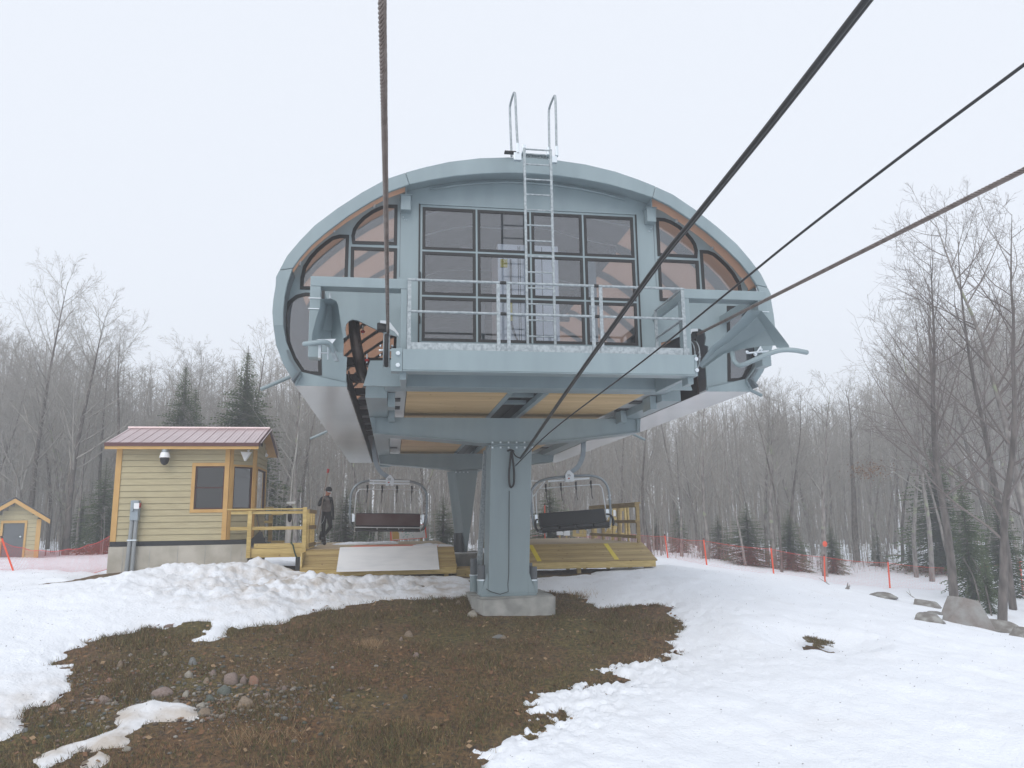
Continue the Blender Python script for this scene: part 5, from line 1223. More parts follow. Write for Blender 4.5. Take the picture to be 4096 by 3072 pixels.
def snow_mat():
    m = bpy.data.materials.new('old_spring_snow'); m.use_nodes = True; t = m.node_tree; N = t.nodes; L = t.links; p = N['Principled BSDF']; p.inputs['Roughness'].default_value = .75
    p.inputs['Subsurface Weight'].default_value = 0
    tc = N.new('ShaderNodeTexCoord')
    def noise(s, d=6): n = N.new('ShaderNodeTexNoise'); n.inputs['Scale'].default_value = s; n.inputs['Detail'].default_value = d; L.new(tc.outputs['Object'], n.inputs['Vector']); return n
    # grit: scattered dirt in the ploughed bank by the platforms (a blob of space) and faint specks elsewhere
    def blob(cx, cy, rr):
        mp = N.new('ShaderNodeVectorMath'); mp.operation = 'DISTANCE'; mp.inputs[1].default_value = (cx, cy, -1.3); L.new(tc.outputs['Object'], mp.inputs[0])
        mr = N.new('ShaderNodeMapRange'); mr.inputs[1].default_value = rr; mr.inputs[2].default_value = rr*.25; L.new(mp.outputs['Value'], mr.inputs[0]); return mr
    b1 = blob(-2.2, 17.9, 3.4); b2 = blob(.6, 18.1, 2.6); mxx = N.new('ShaderNodeMath'); mxx.operation = 'MAXIMUM'; L.new(b1.outputs[0], mxx.inputs[0]); L.new(b2.outputs[0], mxx.inputs[1])
    b3 = blob(float(patch[:, 0].mean()), float(patch[:, 1].mean()), 3.2); mx2 = N.new('ShaderNodeMath'); mx2.operation = 'MAXIMUM'; L.new(mxx.outputs[0], mx2.inputs[0]); L.new(b3.outputs[0], mx2.inputs[1])
    n = noise(2.2, 9); r = N.new('ShaderNodeMapRange'); r.inputs[1].default_value = .42; r.inputs[2].default_value = .66; L.new(n.outputs[0], r.inputs[0])
    mul = N.new('ShaderNodeMath'); mul.operation = 'MULTIPLY'; L.new(r.outputs[0], mul.inputs[0]); L.new(mx2.outputs[0], mul.inputs[1])
    n3 = noise(.8, 8); r3 = N.new('ShaderNodeMapRange'); r3.inputs[1].default_value = .58; r3.inputs[2].default_value = .85; r3.inputs[4].default_value = .22; L.new(n3.outputs[0], r3.inputs[0])
    ad = N.new('ShaderNodeMath'); ad.operation = 'ADD'; ad.use_clamp = True; L.new(mul.outputs[0], ad.inputs[0]); L.new(r3.outputs[0], ad.inputs[1])
    a2 = N.new('ShaderNodeMath'); a2.operation = 'MULTIPLY_ADD'; a2.use_clamp = True; a2.inputs[1].default_value = .38; L.new(b3.outputs[0], a2.inputs[0]); L.new(ad.outputs[0], a2.inputs[2]); ad = a2
    mi = N.new('ShaderNodeMix'); mi.data_type = 'RGBA'; mi.inputs[6].default_value = (.84, .872, .925, 1); mi.inputs[7].default_value = (.52, .47, .42, 1); L.new(ad.outputs[0], mi.inputs[0]); L.new(mi.outputs[2], p.inputs['Base Color'])
    c = noise(22, 8); bu = N.new('ShaderNodeBump'); bu.inputs['Distance'].default_value = .022; bu.inputs['Strength'].default_value = .8; L.new(c.outputs[0], bu.inputs['Height'])
    c2 = noise(3.5, 4); bu2 = N.new('ShaderNodeBump'); bu2.inputs['Distance'].default_value = .05; bu2.inputs['Strength'].default_value = .6; L.new(c2.outputs[0], bu2.inputs['Height']); L.new(bu.outputs[0], bu2.inputs['Normal']); L.new(bu2.outputs[0], p.inputs['Normal'])
    return m
M['soil'] = ground_mat(); M['snow'] = snow_mat()
tag(terrain('ground', M['soil'], False), kind='structure')
tag(terrain('snow', M['snow'], True), kind='structure')
def snowtop(x, y):
    x = np.atleast_1d(np.asarray(x, float)); y = np.atleast_1d(np.asarray(y, float)); s = snow_sd(x, y)
    return ground(x, y)+np.maximum(snow_z(x, y, s), 0)
def st(x, y): return float(snowtop(x, y)[0])

M['darkbark0'] = mat('dark_litter', (.06, .045, .035), .9)
# ---- grass, leaves, pebbles (nobody could count them)
def island_mat(name, cols, rough=.8):
    m = bpy.data.materials.new(name); m.use_nodes = True; t = m.node_tree; N = t.nodes; L = t.links; p = N['Principled BSDF']; p.inputs['Roughness'].default_value = rough
    g = N.new('ShaderNodeNewGeometry'); r = N.new('ShaderNodeValToRGB'); r.color_ramp.interpolation = 'CONSTANT'; e = r.color_ramp.elements
    for i, c in enumerate(cols):
        q = e[i] if i < 2 else e.new(i/len(cols)); q.position = i/len(cols); q.color = (*c, 1)
    L.new(g.outputs['Random Per Island'], r.inputs[0]); L.new(r.outputs[0], p.inputs['Base Color']); return m
bmin = bare.min(0)-.3; bmax = bare.max(0)+.3
def scatter(n, keep=lambda x, y, s: s < .05, box=None):
    b0, b1 = (bmin, bmax) if box is None else box
    x = rng.uniform(b0[0], b1[0], n); y = rng.uniform(max(b0[1], 6.0), b1[1], n); s = snow_sd(x, y); k = keep(x, y, s) & ~((x > 1.7) & (x < 3.15) & (y > 15.2) & (y < 17.4)); return x[k], y[k]
def blades(n, name, h0, h1, wd, mt, lean=.6, keep=None, box=None):
    x, y = scatter(n, keep or (lambda x, y, s: s < .04), box); k = len(x); den = fbm(x, y, .7, 3, 61); ok = rng.random(k) < np.clip(.55+den*1.6, .12, 1); x = x[ok]; y = y[ok]; k = len(x)
    z = ground(x, y)+fbm(x, y, .5, 4, 51)*.035-.006; h = rng.uniform(h0, h1, k)*(1+np.clip(fbm(x, y, .9, 2, 63), -.4, .6)); a = rng.uniform(0, 2*np.pi, k); b = rng.uniform(0, 2*np.pi, k); ln = h*rng.uniform(.2, lean*1.8, k)
    base = np.stack([x, y, z], -1); d = np.stack([np.cos(a), np.sin(a), np.zeros(k)], -1)*wd; tip = base+np.stack([np.cos(b)*ln, np.sin(b)*ln, h], -1)
    vs = np.stack([base-d, base+d, tip], 1).reshape(-1, 3); fs = np.arange(3*k).reshape(-1, 3)
    return tag(arrmesh(name, vs, fs, mt), kind='stuff', label='short dead brown and olive grass on the bare soil', cat='grass')
M['grass'] = island_mat('dead_grass', [(.135, .080, .032), (.19, .13, .052), (.088, .090, .024), (.10, .060, .026), (.30, .215, .10), (.075, .046, .020), (.085, .105, .026)])
blades(260000, 'dead_grass', .025, .085, .0045, M['grass'])
blades(14000, 'dead_grass', .02, .07, .004, M['grass'], keep=lambda x, y, s: (s < .03) & (sdist(x, y, hole) < .35), box=(hole.min(0)-.3, hole.max(0)+.3))
M['leaf'] = island_mat('dead_leaves', [(.17, .085, .04), (.22, .12, .055), (.13, .06, .03), (.30, .20, .11)])
x, y = scatter(3200); n_ = len(x); z = ground(x, y)+.02; a = rng.uniform(0, 6.28, n_); s_ = rng.uniform(.015, .045, n_); t1 = rng.uniform(-.5, .5, n_); t2 = rng.uniform(-.5, .5, n_)
c = np.stack([x, y, z+s_*.5], -1); e1 = np.stack([np.cos(a)*s_, np.sin(a)*s_, t1*s_], -1); e2 = np.stack([-np.sin(a)*s_*.6, np.cos(a)*s_*.6, t2*s_], -1)
tag(arrmesh('fallen_leaves', np.stack([c-e1, c+e2, c+e1, c-e2], 1).reshape(-1, 3), np.arange(4*n_).reshape(-1, 4), M['leaf']), kind='stuff', label='scattered dry brown leaves on the bare soil', cat='leaves')
# needles, bark crumbs and bits blown onto the snow
x = rng.uniform(-11, 14, 5200); y = rng.uniform(7, 27, 5200); s_ = snow_sd(x, y); k_s = (s_ > .1) & (rng.random(5200) < .25+.75*np.exp(-s_/1.2)); x = x[k_s]; y = y[k_s]; z = ground(x, y)+snow_z(x, y, s_[k_s])+.006; n_ = len(x); a = rng.uniform(0, 6.28, n_); L1 = rng.uniform(.004, .014, n_)
c = np.stack([x, y, z], -1); e1 = np.stack([np.cos(a)*L1, np.sin(a)*L1, rng.uniform(-.2, .5, n_)*L1], -1); e2 = np.stack([-np.sin(a)*.004, np.cos(a)*.004, 0*a+.004], -1)
tag(arrmesh('litter', np.stack([c-e1, c+e2, c+e1, c-e2], 1).reshape(-1, 3), np.arange(4*n_).reshape(-1, 4), M['darkbark0']), kind='stuff', label='specks of bark and needles blown onto the snow', cat='litter')
# ---- stones
def stone_mesh(name, seed, mt, sub=2):
    import bmesh
    bm = bmesh.new(); bmesh.ops.create_icosphere(bm, subdivisions=sub, radius=1)
    o3 = Vector((seed*7.3, seed*3.1, seed*1.7))
    for v in bm.verts:
        q = v.co.copy(); k = 1+.30*mnoise.noise(q*.9+o3)+.12*mnoise.noise(q*2.3+o3)+(.05*mnoise.noise(q*6+o3)+.09*mnoise.noise(q*3+o3) if sub >= 4 else 0); v.co = q*k
        for ax in map(Vector, ((1, .2, .3), (-.5, 1, .1), (.1, -.7, .9), (-.8, -.3, .6), *(((.2, -1, .35), (.9, -.5, .4), (-.6, -.8, .2), (.3, .1, 1)) if sub >= 4 else ()))):
            axx = (ax+Vector((mnoise.noise(o3), mnoise.noise(o3*2), mnoise.noise(o3*3)))).normalized(); dd = v.co.dot(axx)
            lim = .62 if sub < 4 else .60
            if dd > lim: v.co -= axx*(dd-lim)*(.88 if sub < 4 else .93)
    for ax in range(3):
        lo = min(v.co[ax] for v in bm.verts); hi = max(v.co[ax] for v in bm.verts)
        for v in bm.verts: v.co[ax] = (v.co[ax]-(lo+hi)/2)*2/(hi-lo)
    me = bpy.data.meshes.new(name); bm.to_mesh(me); bm.free(); me.materials.append(mt); me.shade_smooth()
    if sub >= 4: me.set_sharp_from_angle(angle=R_(22))
    return me
SC = dict(pale=((.30, .27, .23), (.38, .36, .31)), tan=((.20, .15, .105), (.28, .22, .16)), pink=((.21, .155, .13), (.28, .22, .195)), green=((.095, .11, .095), (.14, .155, .135)), grey=((.15, .16, .16), (.24, .24, .23)), orange=((.30, .13, .07), (.24, .18, .14)), dark=((.06, .06, .055), (.11, .11, .10)))
SM = {k: mat('stone_'+k, a, .75, 0, b, 5, bump=.01, bscale=14) for k, (a, b) in SC.items()}
def stone(u, v, wu, hu, colr, label, seed, name='stone', dy=None, sink=.35, sub=2, mt=None, group='loose stones on the bare soil', cat='stone', rot=None):
    if name == 'stone': sink = .55; hu *= .75; wu *= .9
    g = G(u, v+hu*.42); Y = g.y; wm = wu*KK/F_PX*g.length; hm = hu*KK/F_PX*g.length
    me = stone_mesh(name, seed, mt or SM[colr], sub); o = bpy.data.objects.new(name, me); COL.objects.link(o)
    hf = hm/(1-sink)/2; o.scale = (wm/2, (dy or wm*.8)/2, hf); o.rotation_euler = (0, 0, rot if rot is not None else random.uniform(-.5, .5))
    gx_ = g.x*(g.y+wm*.3)/g.y; o.location = (gx_, g.y+wm*.3, (g.z if name == 'stone' else st(gx_, g.y+wm*.3)-.04)+hm-hf); return tag(o, label, cat, group)
k_ = .5126
L_ = [(795, 530, 42, 30, 'pale', 'rounded pale stone left of the clustered stones'), (975, 550, 66, 44, 'pink', 'largest pinkish stone of the row of three'), (1026, 551, 30, 34, 'pink', 'narrow pinkish stone in the middle of the row of three'),
      (1067, 552, 48, 36, 'orange', 'orange-brown stone at right end of the row of three'), (1033, 650, 74, 44, 'tan', 'big smooth tan stone right of the small snow patch'), (942, 598, 60, 36, 'green', 'dark green stone below the pinkish stone row'),
      (883, 629, 42, 28, 'green', 'grey-green round stone above the snow patch'), (780, 617, 32, 30, 'pale', 'beige upright stone above the snow patch'), (683, 606, 92, 36, 'pink', 'long flat pink-grey stone above the snow patch'),
      (810, 477, 42, 34, 'grey', 'grey-green flat stone lying alone above the pale rounded one'), (437, 640, 62, 30, 'pink', 'flat pinkish stone left of the snow patch'), (460, 556, 44, 22, 'orange', 'pale orange stone in left part of the soil'),
      (505, 485, 30, 26, 'tan', 'small tan stone near left snow edge'), (695, 441, 26, 16, 'pale', 'small pale stone furthest up the left soil'), (856, 690, 64, 30, 'tan', 'flat tan stone at right tip of the snow patch'),
      (845, 662, 42, 26, 'pale', 'pale stone touching right tip of the snow patch'), (897, 522, 36, 20, 'pink', 'small pink-white stone left of the three in a row'), (866, 556, 36, 22, 'tan', 'small tan stone between pale stone and the row of three'),
      (1126, 615, 30, 18, 'pink', 'little pink stone right of the big tan stone'), (1197, 587, 22, 18, 'pink', 'tiny pink stone farther right of the tan stone'), (1722, 358, 40, 26, 'tan', 'tan stone in the middle of the soil'),
      (1690, 376, 22, 18, 'pink', 'pinkish pebble beside the tan stone mid soil'), (1836, 259, 34, 10, 'tan', 'flat tan stone left of the mast footing'), (2100, 369, 66, 14, 'grey', 'flat grey-tan slab below the mast footing'),
      (1930, 226, 44, 24, 'tan', 'broken tan block leaning at corner of mast footing'), (1992, 272, 54, 32, 'pale', 'pale rounded stone against mast footing'), (530, 850, 36, 22, 'pale', 'pale stone below the snow patch near bottom edge'),
      (226, 676, 66, 22, 'orange', 'flat tan-orange stone near the left edge'), (712, 323, 44, 14, 'pink', 'flat pinkish stone by the snow edge left'), (1752, 442, 32, 16, 'pink', 'pink flat stone in centre of soil'),
      (1705, 623, 28, 18, 'dark', 'dark grey stone low in the centre'), (355, 905, 36, 16, 'tan', 'tan stone at bottom left by snow strip'), (100, 770, 30, 18, 'grey', 'grey stone by lower left snow edge')]
for i, (x, y, w_, h_, c_, lab) in enumerate(L_): stone(x*k_, 1188+y*k_, w_*k_, h_*k_, c_, lab, i+1)
x, y = 672, 470; stone(1080+x*.5116, 1188+y*.5116, 15, 13, 'grey', 'brown-grey round stone at right edge of the soil', 41)
tag(bpy.data.objects[-1] if False else stone(1080+10*.5116, 1188+370*.5116, 24, 8, 'tan', 'flat tan stone right of the mast shadow', 42))
M['boulder'] = mat('granite_boulder', (.17, .155, .14), .8, 0, (.34, .34, .32), 1.4, bump=.03, bscale=5, contrast=(.4, .6))
M['boulderp'] = mat('pinkish_boulder', (.21, .185, .17), .85, 0, (.29, .29, .28), 1.6, bump=.05, bscale=5, contrast=(.35, .65))
def r6(x, y): return ((3300+x/2.37)/KK, (1900+y/2.37)/KK)
for i, (x, y, w_, h_, lab, mk, sk) in enumerate([(1350, 1390, 470, 300, 'large angular grey and pinkish boulder at foot of right trees', 'boulderp', .40), (565, 1195, 260, 80, 'low flat rock in snow, farthest left of the right rocks', 'boulder', .4), (950, 1280, 300, 100, 'long low rock left of large boulder', 'boulder', .42),
        (975, 1435, 280, 110, 'low rock in snow below and left of large boulder', 'boulder', .42), (1045, 1372, 150, 40, 'thin flat rock touching left side of large boulder', 'boulder', .3), (1720, 1500, 330, 150, 'dark low rock right of large boulder', 'boulder', .45), (1880, 1560, 220, 130, 'rounded grey rock at right edge of photo', 'boulder', .45)]):
    u, v = r6(x, y); stone(u, v, w_/2.37/KK*(.85 if i == 0 else 1), h_/2.37/KK*(.82 if i == 0 else .72), 'grey', lab, 60+i*3, 'boulder', sink=sk-.05, sub=4, mt=M[mk], group='rocks in the snow by the right trees', cat='rock', rot=.25*(i % 3))
# pebbles as one mass
def pebbles(n, name, cen, rad, smin, smax, lab):
    import bmesh
    t = (1+5**.5)/2; iv = np.array([(-1, t, 0), (1, t, 0), (-1, -t, 0), (1, -t, 0), (0, -1, t), (0, 1, t), (0, -1, -t), (0, 1, -t), (t, 0, -1), (t, 0, 1), (-t, 0, -1), (-t, 0, 1)])/1.9
    fi = np.array([(0, 11, 5), (0, 5, 1), (0, 1, 7), (0, 7, 10), (0, 10, 11), (1, 5, 9), (5, 11, 4), (11, 10, 2), (10, 7, 6), (7, 1, 8), (3, 9, 4), (3, 4, 2), (3, 2, 6), (3, 6, 8), (3, 8, 9), (4, 9, 5), (2, 4, 11), (6, 2, 10), (8, 6, 7), (9, 8, 1)])
    V_ = []; F_ = []
    x = rng.normal(cen[0], rad[0], n); y = rng.normal(cen[1], rad[1], n); s = snow_sd(x, y); ok = (s < .02) & (y > 6); x = x[ok]; y = y[ok]; z = ground(x, y)+fbm(x, y, .5, 4, 51)*.035
    for i in range(len(x)):
        sz = smin+(smax-smin)*rng.random()**4; sc = np.array([sz*rng.uniform(.7, 1.3), sz*rng.uniform(.7, 1.2), sz*rng.uniform(.4, .8)]); V_.append(iv*sc*rng.uniform(.85, 1.15, (12, 1))+np.array([x[i], y[i], z[i]+sz*.1])); F_.append(fi+12*len(F_))
    return tag(arrmesh(name, np.concatenate(V_), np.concatenate(F_), M['pebble'], smooth=True), kind='stuff', label=lab, cat='gravel')
M['pebble'] = island_mat('mixed_pebbles', [(.20, .18, .15), (.13, .10, .08), (.24, .20, .16), (.10, .11, .10), (.19, .13, .10), (.14, .14, .13), (.30, .28, .25), (.11, .085, .065)], .75)
ca = G(360, 1480); cb_ = G(450, 1525)
pebbles(1300, 'gravel', (ca.x, ca.y), (1.3, .9), .010, .042, 'loose mixed pebbles in the stony left part of soil')
pebbles(800, 'gravel', (cb_.x, cb_.y), (1.0, .35), .012, .05, 'denser run of pebbles along the small snow patch')
pebbles(120, 'gravel', (1.5, 11.5), (2.5, 2.2), .008, .022, 'few scattered pebbles over the centre of the soil')
# crumbs of snow and straw tufts
M['straw'] = island_mat('straw_tufts', [(.42, .30, .17), (.34, .23, .12), (.28, .17, .09)])
def tuft(u, v, n, h, sp, lab):
    g = G(u, v); k = n; a = rng.uniform(0, 6.28, k); b = rng.uniform(0, 6.28, k); x = g.x+rng.normal(0, sp, k); y = g.y+rng.normal(0, sp, k); z = ground(x, y)-.01; hh = rng.uniform(.4, 1, k)*h
    base = np.stack([x, y, z], -1); d = np.stack([np.cos(a), np.sin(a), 0*a], -1)*.004; tip = base+np.stack([np.cos(b)*hh*.7, np.sin(b)*hh*.7, hh], -1)
    tag(arrmesh('grass_tuft', np.stack([base-d, base+d, tip], 1).reshape(-1, 3), np.arange(3*k).reshape(-1, 3), M['straw']), lab, 'grass tuft', 'straw coloured grass tufts')
tuft(800, 1394, 260, .14, .12, 'pale straw tuft standing out in the middle of soil'); tuft(535, 1598, 200, .14, .12, 'straw tuft low in the left half of soil'); tuft(1260, 1290, 120, .2, .15, 'sparse straw stalks right of mast footing')
tuft(625, 1590, 150, .12, .12, 'rusty grass tuft right of the lower straw tuft'); tuft(1410, 1430, 100, .12, .15, 'low tuft at the right snow edge')

# ================================================================== TREES
def tree_mats():
    m = bpy.data.materials.new('hardwood_bark'); m.use_nodes = True; t = m.node_tree; N = t.nodes; L = t.links; p = N['Principled BSDF']; p.inputs['Roughness'].default_value = .9
    tc = N.new('ShaderNodeTexCoord'); mp = N.new('ShaderNodeMapping'); mp.inputs['Scale'].default_value = (1, 1, .35); L.new(tc.outputs['Object'], mp.inputs[0])
    n = N.new('ShaderNodeTexNoise'); n.inputs['Scale'].default_value = 9; n.inputs['Detail'].default_value = 6; L.new(mp.outputs[0], n.inputs['Vector'])
    r = N.new('ShaderNodeValToRGB'); e = r.color_ramp.elements; e[0].position = .35; e[0].color = (.14, .124, .116, 1); e[1].position = .65; e[1].color = (.30, .278, .26, 1); L.new(n.outputs[0], r.inputs[0])
    n2 = N.new('ShaderNodeTexNoise'); n2.inputs['Scale'].default_value = 1.6; n2.inputs['Detail'].default_value = 4; L.new(tc.outputs['Object'], n2.inputs['Vector'])
    r2 = N.new('ShaderNodeValToRGB'); e = r2.color_ramp.elements; e[0].position = .58; e[0].color = (0, 0, 0, 1); e[1].position = .64; e[1].color = (1, 1, 1, 1); L.new(n2.outputs[0], r2.inputs[0])
    mi = N.new('ShaderNodeMix'); mi.data_type = 'RGBA'; L.new(r2.outputs[0], mi.inputs[0]); L.new(r.outputs[0], mi.inputs[6]); mi.inputs[7].default_value = (.27, .29, .20, 1); L.new(mi.outputs[2], p.inputs['Base Color'])
    b = N.new('ShaderNodeBump'); b.inputs['Distance'].default_value = .02; L.new(n.outputs[0], b.inputs['Height']); L.new(b.outputs[0], p.inputs['Normal']); return m
M['bark'] = tree_mats()
M['palebark'] = mat('pale_bark', (.22, .20, .185), .9, 0, (.42, .41, .38), 5, stretch=(1, 1, .6), bump=.01)
M['darkbark'] = mat('dark_bark', (.070, .060, .055), .9, 0, (.16, .14, .128), 7, stretch=(1, 1, .3), bump=.02, bscale=10)
M['twig'] = mat('twigs', (.245, .228, .208), .9, 0, (.34, .32, .295), 2)  # paler than real twigs: mist is put into this colour
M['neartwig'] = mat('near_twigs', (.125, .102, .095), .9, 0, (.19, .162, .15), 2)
M['needles'] = island_mat('fir_needles', [(.065, .105, .040), (.090, .13, .050), (.048, .078, .032), (.115, .145, .058)], .7)
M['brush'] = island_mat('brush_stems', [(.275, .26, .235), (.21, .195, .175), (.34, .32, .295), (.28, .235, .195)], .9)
def grow(rs, mt, mc, p, d, L, r, lev, maxlev, n_child, segs, wob, up, ratio=.5, bare_=.35, spread=(35, 70), first=True):
    pts = [p.copy()]; q = p.copy(); dd = d.copy()
    for i in range(segs):
        dd = (dd+Vector((rs.gauss(0, wob), rs.gauss(0, wob), rs.gauss(0, wob)+up))).normalized(); q = q+dd*(L/segs); pts.append(q.copy())
    rad = [max(r*(1-.95*(i/segs)), .0035) for i in range(segs+1)]
    (mt if lev == 0 else mc).tube(pts, rad, 8 if lev == 0 else (5 if lev == 1 else 3), caps=False)
    if lev >= maxlev: return
    nc = n_child[lev]
    for k in range(nc):
        f = bare_+(1-bare_)*((k+rs.random())/nc) if lev == 0 else .15+.85*((k+rs.random())/nc)
        i = min(int(f*segs), segs-1); t = f*segs-i; a = pts[i].lerp(pts[i+1], t); ax = (pts[i+1]-pts[i]).normalized()
        ang = R_(rs.uniform(*spread)); side = ax.orthogonal().normalized(); side.rotate(Matrix.Rotation(rs.uniform(0, 6.283), 3, ax)); nd = (ax*math.cos(ang)+side*math.sin(ang)).normalized()
        ll = L*ratio*(1.15-.75*(f-bare_)/(1-bare_) if lev == 0 else 1.1-.5*f)*rs.uniform(.7, 1.15)
        rr = max((r*(1-.82*f))*(.42 if lev == 0 else .5)*rs.uniform(.8, 1.1), .004)
        grow(rs, mt, mc, a, nd, ll, min(rr, ll*.03), lev+1, maxlev, n_child, max(3, segs-2) if lev == 0 else 4, wob*1.25, .05 if lev == 0 else .03, .46, 0, (25, 60))
def bare_tree_mesh(seed, H=10.0, r=.13, n_child=(16, 7, 6), maxlev=3, lean=0, bare_=.35, ratio=.36, wob=.045):
    rs = random.Random(seed); t = MB(); c = MB()
    grow(rs, t, c, Vector((0, 0, -.4)), Vector((lean, rs.uniform(-.04, .04), 1)).normalized(), H+.4, r, 0, maxlev, n_child, 12, wob, .02, ratio, bare_, (30, 62))
    return t, c
def mesh_of(mb, name, mt):
    me = bpy.data.meshes.new(name); me.from_pydata([tuple(v) for v in mb.v], [], mb.f); me.materials.append(mt); me.shade_smooth(); return me
def conifer_mb(seed, H=6.0, R0=1.2, dens=1.0, low=.12, droop=.25):
    rs = random.Random(seed); t = MB(); c = MB(); t.tube([(0, 0, -.3), (rs.uniform(-.04, .04), 0, H*.5), (0, 0, H*1.02)], [.02*H, .010*H, .0008*H], 7)
    z = H*low
    while z < H*.985:
        f = (z-H*low)/(H*(1-low)); kf = .12+.88*min(1, (1-f)*1.9); R1 = R0*(1-f)**.85*rs.uniform(.65, 1.15)+.012
        for b in range(int(6*dens)+1):
            a = rs.uniform(0, 6.283); L = R1*rs.uniform(.6, 1.1); ca_, sa_ = math.cos(a), math.sin(a); up_ = .25*f-droop*(1-f)
            nseg = max(2, int(L/.085))
            for s in range(nseg):
                q = (s+.5)/nseg; cx_, cy_, cz_ = ca_*L*q, sa_*L*q, z+L*q*up_-.10*L*q*q*(1-f)+rs.gauss(0, .012)
                wl__ = (.05+.13*(1-q)*min(1, L))*kf ; 
                for sg in (-1, 1):
                    px_, py_ = -sa_*sg*wl__*rs.uniform(.7, 1.3), ca_*sg*wl__*rs.uniform(.7, 1.3); fx_, fy_ = ca_*.07*kf, sa_*.07*kf; dz_ = rs.uniform(-.05, .015)*kf
                    c.add([(cx_-fx_*.3, cy_-fy_*.3, cz_), (cx_+fx_*.6, cy_+fy_*.6, cz_+.012), (cx_+fx_+px_, cy_+fy_+py_, cz_+dz_), (cx_+fx_*.1+px_*.8, cy_+fy_*.1+py_*.8, cz_+dz_-.012)], [(0, 1, 2, 3)])
        z += .10*H/6*(1/dens)*rs.uniform(.7, 1.3)+.02
    return t, c
VAR = []
for i in range(9):
    t, c = bare_tree_mesh(100+i, 10, [.12, .09, .14, .07, .10, .12, .08, .13, .06][i], [(20, 8, 6), (18, 8, 6), (22, 8, 6), (14, 7, 5), (18, 9, 6), (24, 7, 6), (16, 8, 6), (20, 9, 6), (13, 6, 5)][i], lean=random.uniform(-.06, .06), bare_=[.35, .45, .3, .5, .4, .35, .45, .3, .4][i], ratio=[.34, .30, .36, .24, .30, .33, .28, .36, .24][i])
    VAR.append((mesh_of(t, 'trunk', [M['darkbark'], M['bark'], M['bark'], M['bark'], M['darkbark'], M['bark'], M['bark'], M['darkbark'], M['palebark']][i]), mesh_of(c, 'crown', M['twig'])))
def put_tree(var, loc, H, rz, label, name='bare_tree', cat='tree', group='bare trees of the misty woods', sxy=None, base=10.0):
    r = bpy.data.objects.new(name, None); COL.objects.link(r); r.location = loc; r.rotation_euler = (0, 0, rz); s = H/base; r.scale = (sxy or s, sxy or s, s); tag(r, label, cat, group)
    for nm, me in zip(('trunk', 'crown'), var):
        o = bpy.data.objects.new(nm, me); COL.objects.link(o); o.parent = r
    return r
ENV = [(-400, .25), (0, .245), (120, .24), (300, .205), (420, .215), (600, .225), (700, .215), (1000, .19), (1300, .168), (1500, .172), (1700, .178), (1850, .165), (1930, .215), (2080, .30), (2200, .34), (2600, .36)]
def env(u): return float(np.interp(u, [e[0] for e in ENV], [e[1] for e in ENV]))
rt_ = random.Random(5)
zones = [(-999, 230, 'bare grey tree in the mist behind the small shed'), (230, 620, 'bare grey tree in the mist behind the hut roof'), (620, 1050, 'bare grey tree in the woods behind left chair and platform'), (1050, 1420, 'bare grey tree in the woods behind right chair and platform'), (1420, 1800, 'bare grey tree in the misty woods behind orange net poles'), (1800, 9999, 'bare grey tree in the woods behind right trees and rocks')]
ntree = 0
us = list(np.linspace(-230, 2420, 262)); rt_.shuffle(us)
for i, u0 in enumerate(us):
    u = u0+rt_.uniform(-8, 8); Ymin = 36 if u < 1400 else (34 if u < 1600 else 31.5)
    Y = Ymin+(rt_.random()**1.3)*30
    q = ray(u, 1150); X = q.x/q.y*Y; z = gz(X, Y); top = env(u)*Y*rt_.uniform(.58, 1.06); H = top-z
    lab = [l for a, b, l in zones if a <= u < b][0]
    if rt_.random() < .25: lab = lab.replace('bare grey tree', 'slender bare sapling'); H *= .72; v_ = VAR[(3, 8)[i % 2]]
    else: v_ = VAR[i % 9]
    put_tree(v_, (X, Y, z), H, rt_.uniform(0, 6.28), lab, sxy=H/10*rt_.uniform(.85, 1.25)); ntree += 1
# nearer trees one can tell apart
def hero(u, v, Y, vtop, seed, r, label, lean=0, n_child=(20, 8, 6, 3), maxlev=3, bare_=.35, ratio=.36, mt='bark', wob=.045):
    g = U(u, v, Y); g.z = gz(g.x, g.y); top = U(u, vtop, Y).z; H = top-g.z; t, c = bare_tree_mesh(seed, H, r, n_child, maxlev, lean, bare_, ratio, wob)
    R = thing('bare_tree', g, label, 'tree', 'bare trees of the misty woods'); ORG[R.name] = Vector()
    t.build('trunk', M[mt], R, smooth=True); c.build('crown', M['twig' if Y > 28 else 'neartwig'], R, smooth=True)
hero(58, 1195, 37, 615, 301, .15, 'tall bare tree rising above the small shed, left one of two', .0, (30, 10, 7), 3, .32, .34, 'darkbark', .022)
hero(140, 1200, 35, 673, 302, .16, 'tall bare tree between shed and hut, right one of two', .02, (30, 10, 7), 3, .32, .34, 'darkbark', .022)
hero(2062, 1312, 23.0, 575, 303, .15, 'tall bare tree standing behind the large boulder', -.02, (24, 8, 5), 3, .30, .34, 'darkbark', .035)
hero(2160, 1350, 20, 505, 324, .13, 'dark crooked bare tree right of the large boulder', .07, (22, 8, 5), 3, .22, .34, 'darkbark', .06)
hero(2190, 1330, 22.5, 505, 305, .12, 'slim bare tree at the right edge of the photo', .02, (20, 8, 5), 3, .25, .32, 'darkbark')
hero(2105, 1290, 26, 625, 306, .13, 'bare tree behind the dark fir at right', -.04, (20, 7, 5), 3, .3, .34)
hero(2280, 1340, 21, 435, 307, .16, 'bare tree just at right border reaching highest', -.03, (24, 8, 5), 3, .22, .40)
hero(1977, 1223, 32, 680, 308, .11, 'pale leaning birch-like tree in front of right woods', -.05, (20, 7, 5), 3, .4, .30)
hero(2010, 1235, 31, 705, 309, .12, 'bare tree left of the tree behind the boulder', .02, (24, 8, 6), 3, .35, .34)
